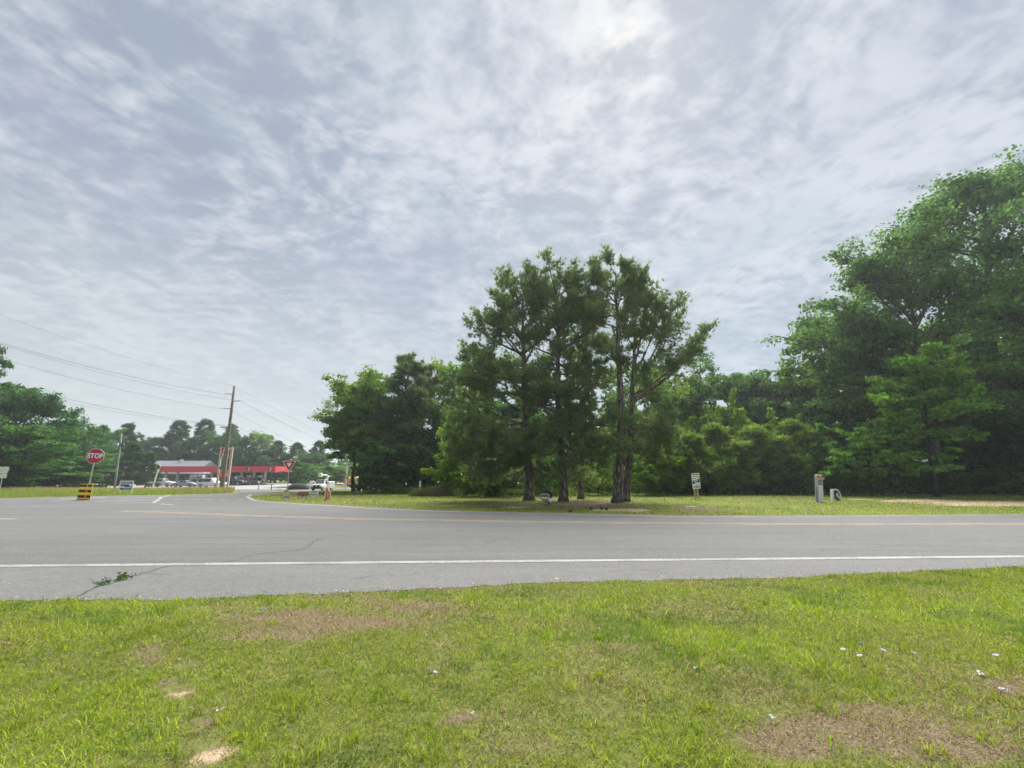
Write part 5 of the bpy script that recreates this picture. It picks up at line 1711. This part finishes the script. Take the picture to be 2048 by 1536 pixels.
def suv(L=4.9, H=1.78):
    h = L / 2
    return [(-h, .38, 1.0, 1.02, .8), (-h + .12, .3, 1.05, 1.1, .78), (-h + .35, .28, 1.06, H - .06, .62), (-h + 1.5, .28, 1.05, H, .64), (.35, .28, 1.04, H - .02, .64), (1.15, .28, 1.04, 1.1, .72), (h - .25, .3, .98, 1.0, .76), (h, .4, .84, .86, .7)]
def sedan(L=4.6, H=1.42):
    h = L / 2
    return [(-h, .36, .88, .9, .72), (-h + .7, .28, .94, .97, .72), (-h + 1.45, .26, .94, H - .03, .56), (0, .26, .92, H, .58), (.45, .26, .9, H - .05, .57), (1.25, .26, .9, .95, .68), (h - .2, .28, .78, .8, .7), (h, .38, .66, .68, .62)]
def pickup(L=5.4, H=1.85):
    h = L / 2
    return [(-h, .5, 1.12, 1.14, .82), (-.55, .45, 1.14, 1.16, .82), (-.5, .45, 1.14, H - .04, .64), (.5, .45, 1.12, H, .64), (1.2, .45, 1.12, 1.16, .74), (h - .2, .46, 1.06, 1.08, .78), (h, .5, .95, .97, .74)]

WHC = (.66, .67, .68)
car('white sport utility car parked left of the silver saloon', 326, 100, R(8), WHC, 4.7, suv(4.7, 1.72))
car('silver grey saloon parked in front of the ice box', 372, 98, R(6), (.34, .36, .38), 4.6, sedan())
car('black saloon parked behind the big white wagon', 397, 104, R(4), (.02, .022, .025), 4.6, sedan(4.6, 1.5))
car('large white wagon with dark windows left of the price sign', 424, 97, R(-3), (.72, .72, .72), 5.6, suv(5.6, 1.9), 1.98, .37)
car('black pickup nosing in beside the price sign', 468, 108, R(0), (.03, .03, .033), 5.2, pickup(5.2), 1.95, .4)
car('silver pickup parked at the pumps', 484, 112.3, R(8), (.40, .41, .42), 5.2, pickup(5.2), 1.95, .4)
car('dark red hatchback parked between the pumps', 503, 111.4, R(80), (.13, .02, .025), 4.4, suv(4.4, 1.6), 1.8)

# work truck with bucket boom
Yw = 80
x = at(646, 970, Yw).x
t = thing('work_truck', 'white bucket truck with black grille coming round the island', 'truck', (x, Yw, float(gh(x, Yw)) + .05), R(-90))
t.scale = (.88, .88, .88)
WP = pmat('truck_white', (.70, .70, .69), .35, 0, .04)
vs, fs = [], []
st_ = [(-.2, .6, 1.25, 2.15, .72), (1.1, .6, 1.25, 2.2, .74), (1.75, .6, 1.28, 1.36, .88), (2.75, .65, 1.2, 1.24, .86), (2.95, .7, 1.05, 1.08, .8)]
for (xx, zl, zb_, zr, rw) in st_:
    vs += [(xx, -.98, zl), (xx, -1.02, zl + .3), (xx, -.98, zb_), (xx, -rw, zr), (xx, rw, zr), (xx, .98, zb_), (xx, 1.02, zl + .3), (xx, .98, zl)]
for i in range(4):
    for j in range(8): fs.append((i * 8 + j, i * 8 + (j + 1) % 8, i * 8 + 8 + (j + 1) % 8, i * 8 + 8 + j))
fs += [tuple(range(8)), tuple(range(39, 31, -1))]
MB().add(vs, fs).build('cab', WP, t)
MB().add([(1.17, -.70, 2.13), (1.17, .70, 2.13), (1.72, .80, 1.42), (1.72, -.80, 1.42)], [(0, 1, 2, 3)]).build('windscreen', pmat('screen_glass', (.12, .15, .17), .1, spec=.8), t)
for s in (-1, 1):
    MB().add([(0, s * .99, 1.32), (1.2, s * .99, 1.34), (1.0, s * .80, 2.08), (0, s * .80, 2.06)], [(0, 1, 2, 3)]).build('side_window', GLASSD, t)
    MB().box((2.99, s * .78, 1.0), (.06, .26, .26)).build('headlight', WHT, t)
    MB().box((1.55, s * 1.22, 1.5), (.12, .2, .34)).build('mirror', BLK, t)
gr_ = MB().box((3.0, 0, .98), (.08, 1.2, .42)).build('grille', BLK, t)
MB().tube([(3.04, 0, 1.0), (3.06, 0, 1.0)], .14, 10).build('badge', WHT, gr_)
MB().box((3.05, 0, .62), (.22, 2.05, .34)).build('bumper', BLK, t)
MB().bbox((-1.75, 0, 1.15), (2.9, 2.1, 1.3), .06).build('service_body', pmat('service_grey', (.50, .52, .52), .5, 0, .08), t)
for k in range(3):
    for s in (-1, 1):
        MB().box((-2.7 + k * .95, s * 1.06, 1.2), (.82, .03, .95)).build('locker_door', pmat('service_grey', (.50, .52, .52), .5, 0, .08), t)
MB().tube([(-1.2, .2, 1.8), (-1.2, .2, 2.6)], .26, 10).build('boom_turret', GREY, t)
MB().tube([(-1.2, .2, 2.5), (-2.6, .15, 2.9), (-1.4, 0, 3.05), (.9, -.2, 3.1)], .12, 6).build('boom', WP, t)
MB().bbox((1.2, -.2, 3.05), (.6, .6, .75), .05).build('bucket', WP, t)
wheel_set(t, (2.25, -2.1), 1.0, .42, .26)

# orange and yellow loaded trailer
Yt = 104
x = at(704, 965, Yt).x
t = thing('tank_trailer', 'orange and yellow banded tank trailer half hidden by the thicket', 'trailer', (x, Yt, float(gh(x, Yt))), R(4))
zt = at(704, 957, Yt).z - gh(x, Yt); zb = .55
MB().box((0, 0, .5), (3.9, 1.9, .14)).build('bed', WHT2, t)
MB().tube([(-1.6, 0, 1.35), (1.8, 0, 1.35)], .78, 14).build('tank', pmat('tank_yellow', (.62, .45, .13), .6, 0, .12), t, True)
MB().box((-.5, -.7, 1.0), (2.2, .35, .85)).build('orange_panel', pmat('panel_orange', (.70, .27, .12), .6, 0, .1), t)
MB().tube([(.3, 0, 2.0), (.3, 0, 2.3)], .7, 10).build('tank_cap', pmat('cap_pale', (.66, .66, .5), .6), t)
for k in (-.9, 0, .8):
    MB().box((k, -.81, 1.3), (.06, .05, 1.3)).build('strap', BLK, t)
wheel_set(t, (-.9, .9), .95, .36)

# route shield on post beside the trailer
Ysn = 66
g = onx(692, Ysn)
t = thing('route_shield', 'black route shield sign with white number by the far road', 'sign', g, R(4))
zs = at(692, 953, Ysn).z - g.z
MB().tube([(0, .03, -.1), (0, .03, zs + .3)], .035, 5).build('post', GALV, t)
s_ = .27
pl = MB().box((0, 0, zs), (.56, .02, .56)).build('plate', BLK, t)
MB().prism([(-.2, -.08 + zs), (0, -.24 + zs), (.2, -.08 + zs), (.22, .1 + zs), (.16, .22 + zs), (0, .18 + zs), (-.16, .22 + zs), (-.22, .1 + zs)], -.018, -.012).build('shield', WHT, pl)
text('78', 'lettering', .3, BLK, pl, (0, -.021, zs), .002, .008)
g = onx(692.5, 90); z0 = at(692.5, 933, 90).z - g.z
t = thing('white_pole', 'short pale pole rising above the route shield', 'pole', g)
MB().tube([(0, 0, -.1), (0, 0, z0)], .13, 7).build('shaft', PALEG, t)
MB().tube([(0, 0, z0), (0, 0, z0 + .1)], .15, 7).build('cap', PALEG, t)

# mailbox-like utility cabinets by the truck
g = onx(624, 96); z0 = at(624, 962, 96).z - g.z
t = thing('roadside_cabinet', 'small pale cabinet left of the work truck', 'cabinet', g)
MB().bbox((0, 0, z0 / 2), (.7, .6, z0), .03).build('body', PALEG, t)
MB().box((0, -.31, z0 * .55), (.5, .03, z0 * .6)).build('door', WHT2, t)

# ------------------------------------------------------------------ small things in the grass
FLW = pmat('petal_lilac', (.30, .22, .42), .6, 0, .15, 60)
FLY = pmat('flower_eye', (.6, .5, .2), .6)
STM = pmat('flower_stem', (.09, .15, .03), .8)
def flower():
    t = thing('lilac_flower', 'x', 'flower', (0, 0, 0), 0, 'lilac flowers in the grass')
    MB().tube([(0, 0, 0), (.004, 0, .06), (0, 0, .10)], .002, 4).build('stem', STM, t)
    for k in range(5):
        a = 2 * math.pi * k / 5
        c, s = math.cos(a), math.sin(a)
        def q(u, v, z): return (c * u - s * v, s * u + c * v, .10 + z)
        MB().add([q(.003, 0, 0), q(.013, -.009, .004), q(.024, 0, .003), q(.013, .009, .004)], [(0, 1, 2, 3)]).build('petal', FLW, t)
    MB().tube([(0, 0, .10), (0, 0, .106)], .004, 5).build('eye', FLY, t)
    return t
fl0 = flower()
FL = [((1728, 1298), 'lilac flower at the back of the right cluster, above the front one'), ((1800, 1298), 'lilac flower at the back of the right cluster, second from right'),
      ((1764, 1311), 'lilac flower in the middle of the right cluster'), ((1727, 1324), 'lilac flower nearest the viewer in the right cluster'),
      ((1824, 1317), 'lilac flower at the right end of the right cluster'), ((1692, 1310), 'faint lilac flower at the left end of the right cluster'),
      ((2000, 1323), 'lone lilac flower near the right edge'), ((857, 1354), 'left flower of the lilac pair in the centre grass'), ((865, 1359), 'right flower of the lilac pair in the centre grass')]
for i, (p, lab) in enumerate(FL):
    g = gr(p[0], p[1] + 8)
    if i == 0:
        fl0.location = g; fl0['label'] = lab; f_ = fl0
    else:
        f_ = dup(fl0, g, random.uniform(0, 6), lab)
    f_.rotation_euler[0] = R(-14)
    f_.scale = (.85, .85, .8) if g.y < 4 else (1.0, 1.0, .8)

PAPER = pmat('litter_white', (.42, .43, .46), .5, 0, .1, 30)
def litter(px_, py_, size, lab, seed, mat=PAPER):
    size *= .62
    r_ = random.Random(seed); g = gr(px_, py_)
    vs, fs = [], []
    n = 5
    for i in range(n):
        for j in range(n):
            vs.append(((i / (n - 1) - .5) * size + r_.uniform(-1, 1) * size * .12, (j / (n - 1) - .5) * size * .7 + r_.uniform(-1, 1) * size * .1, .02 + r_.uniform(0, 1) * size * .4))
    for i in range(n - 1):
        for j in range(n - 1):
            fs.append((i * n + j, i * n + n + j, i * n + n + j + 1, i * n + j + 1))
    o = MB().add(vs, fs).build('litter', mat); o.location = g; o.rotation_euler = (0, 0, r_.uniform(0, 6))
    o.location.z += .015
    tag(o, lab, 'litter', 'scraps of litter in the grass')
litter(526, 1226, .10, 'crumpled white scrap on the bare strip near the road', 1)
litter(699, 1191, .11, 'pale grey wrapper lying on the road edge', 2)
litter(1394, 1347, .055, 'small white scrap in the centre right grass', 3)
litter(1962, 1358, .09, 'white scrap beside the brown patch at the right', 4)
litter(2010, 1391, .06, 'white scrap lying on the brown patch at the right edge', 5)
litter(864, 1181, .07, 'white scrap at the road edge left of centre', 6)
litter(1545, 1447, .05, 'thin white scrap on the large brown patch', 7)
litter(357, 1328, .035, 'pale pebble sized scrap in the bare track', 8)
TAN = pmat('dead_leaf_tan', (.42, .33, .22), .8)
litter(440, 1432, .07, 'curled tan dead leaf in the bare track', 9, TAN)
litter(945, 1440, .05, 'tan dead leaf on the small bare spot', 10, TAN)

# weeds growing in the pavement seam
def weed(px_, py_, s, lab, seed):
    rng = np.random.default_rng(seed); g = gr(px_, py_); s *= .62
    n = 60
    pos = rng.normal(size=(n, 3)) * [.10 * s, .06 * s, .035 * s] + [0, 0, .06 * s]
    pos[:, 2] = np.maximum(pos[:, 2], .012)
    V, Fc = leaf_quads(pos, rng.normal(size=(n, 3)) + [0, 0, .6], .055 * s * rng.uniform(.6, 1.3, n), rng)
    t = thing('pavement_weed', lab, 'weed', g + Vector((0, 0, .014)), 0, 'weeds in the shoulder crack')
    link('foliage', np_mesh('foliage', V, [Fc]), LEAF_M, t).color = (.5, .55, .55, 1)
    MB().tube([(-.05 * s, 0, 0), (0, 0, .05 * s), (.06 * s, 0, .07 * s)], .003, 4).build('stem', STM, t)
weed(246, 1160, 1.2, 'largest weed tuft growing from the shoulder crack', 1)
weed(214, 1169, .75, 'middle weed tuft in the shoulder crack', 2)
weed(200, 1172, .6, 'small weed tuft nearest the grass in the shoulder crack', 3)
weed(233, 1164, .45, 'tiny weed sprig left of the largest tuft', 4)

# pine cones on the bare earth
CONE = pmat('pine_cone', (.06, .042, .032), .9, 0, .3)
for i, (p, lab) in enumerate((((1182, 1019.5), 'dark pine cone on bare earth, lower left'), ((1203, 1019), 'dark pine cone at the middle of the bare earth'),
                              ((1213, 1020.5), 'dark pine cone at the right of the bare earth'), ((1141, 1025), 'dark pine cone closest to the road edge'))):
    g = gr(*p)
    vs, fs = [], []
    for a_ in range(6):
        f = a_ / 5; rr_ = .075 * math.sin(math.pi * (f * .85 + .1)) 
        for j in range(8):
            k = 1.15 if (a_ + j) % 2 else .85
            vs.append((rr_ * k * math.cos(j * math.pi / 4), f * .18 - .09, .06 + rr_ * k * math.sin(j * math.pi / 4)))
    for a_ in range(5):
        for j in range(8): fs.append((a_ * 8 + j, a_ * 8 + (j + 1) % 8, a_ * 8 + 8 + (j + 1) % 8, a_ * 8 + 8 + j))
    fs += [tuple(range(8)), tuple(range(47, 39, -1))]
    o = MB().add(vs, fs).build('pine_cone', CONE); o.location = g; o.rotation_euler = (0, 0, i * 1.3)
    tag(o, lab, 'pine cone', 'pine cones on the bare earth')

# ------------------------------------------------------------------ thin haze, also added to lift dark tones like lens veil
hm = bpy.data.materials.new('veil_haze'); hm.use_nodes = True
N = NT(hm.node_tree)
o_ = N.add('ShaderNodeOutputMaterial')
pv_ = N.add('ShaderNodeVolumePrincipled')
pv_.inputs['Color'].default_value = (.86, .95, 1.0, 1)
pv_.inputs['Density'].default_value = .00044
pv_.inputs['Anisotropy'].default_value = .35
N.link(pv_.outputs[0], o_.inputs['Volume'])
hz_ = MB().box((0, 300, 20.0), (1480, 1300, 44)).build('haze', hm)
tag(hz_, 'thin haze over the junction, added to lift dark tones', kind='stuff')
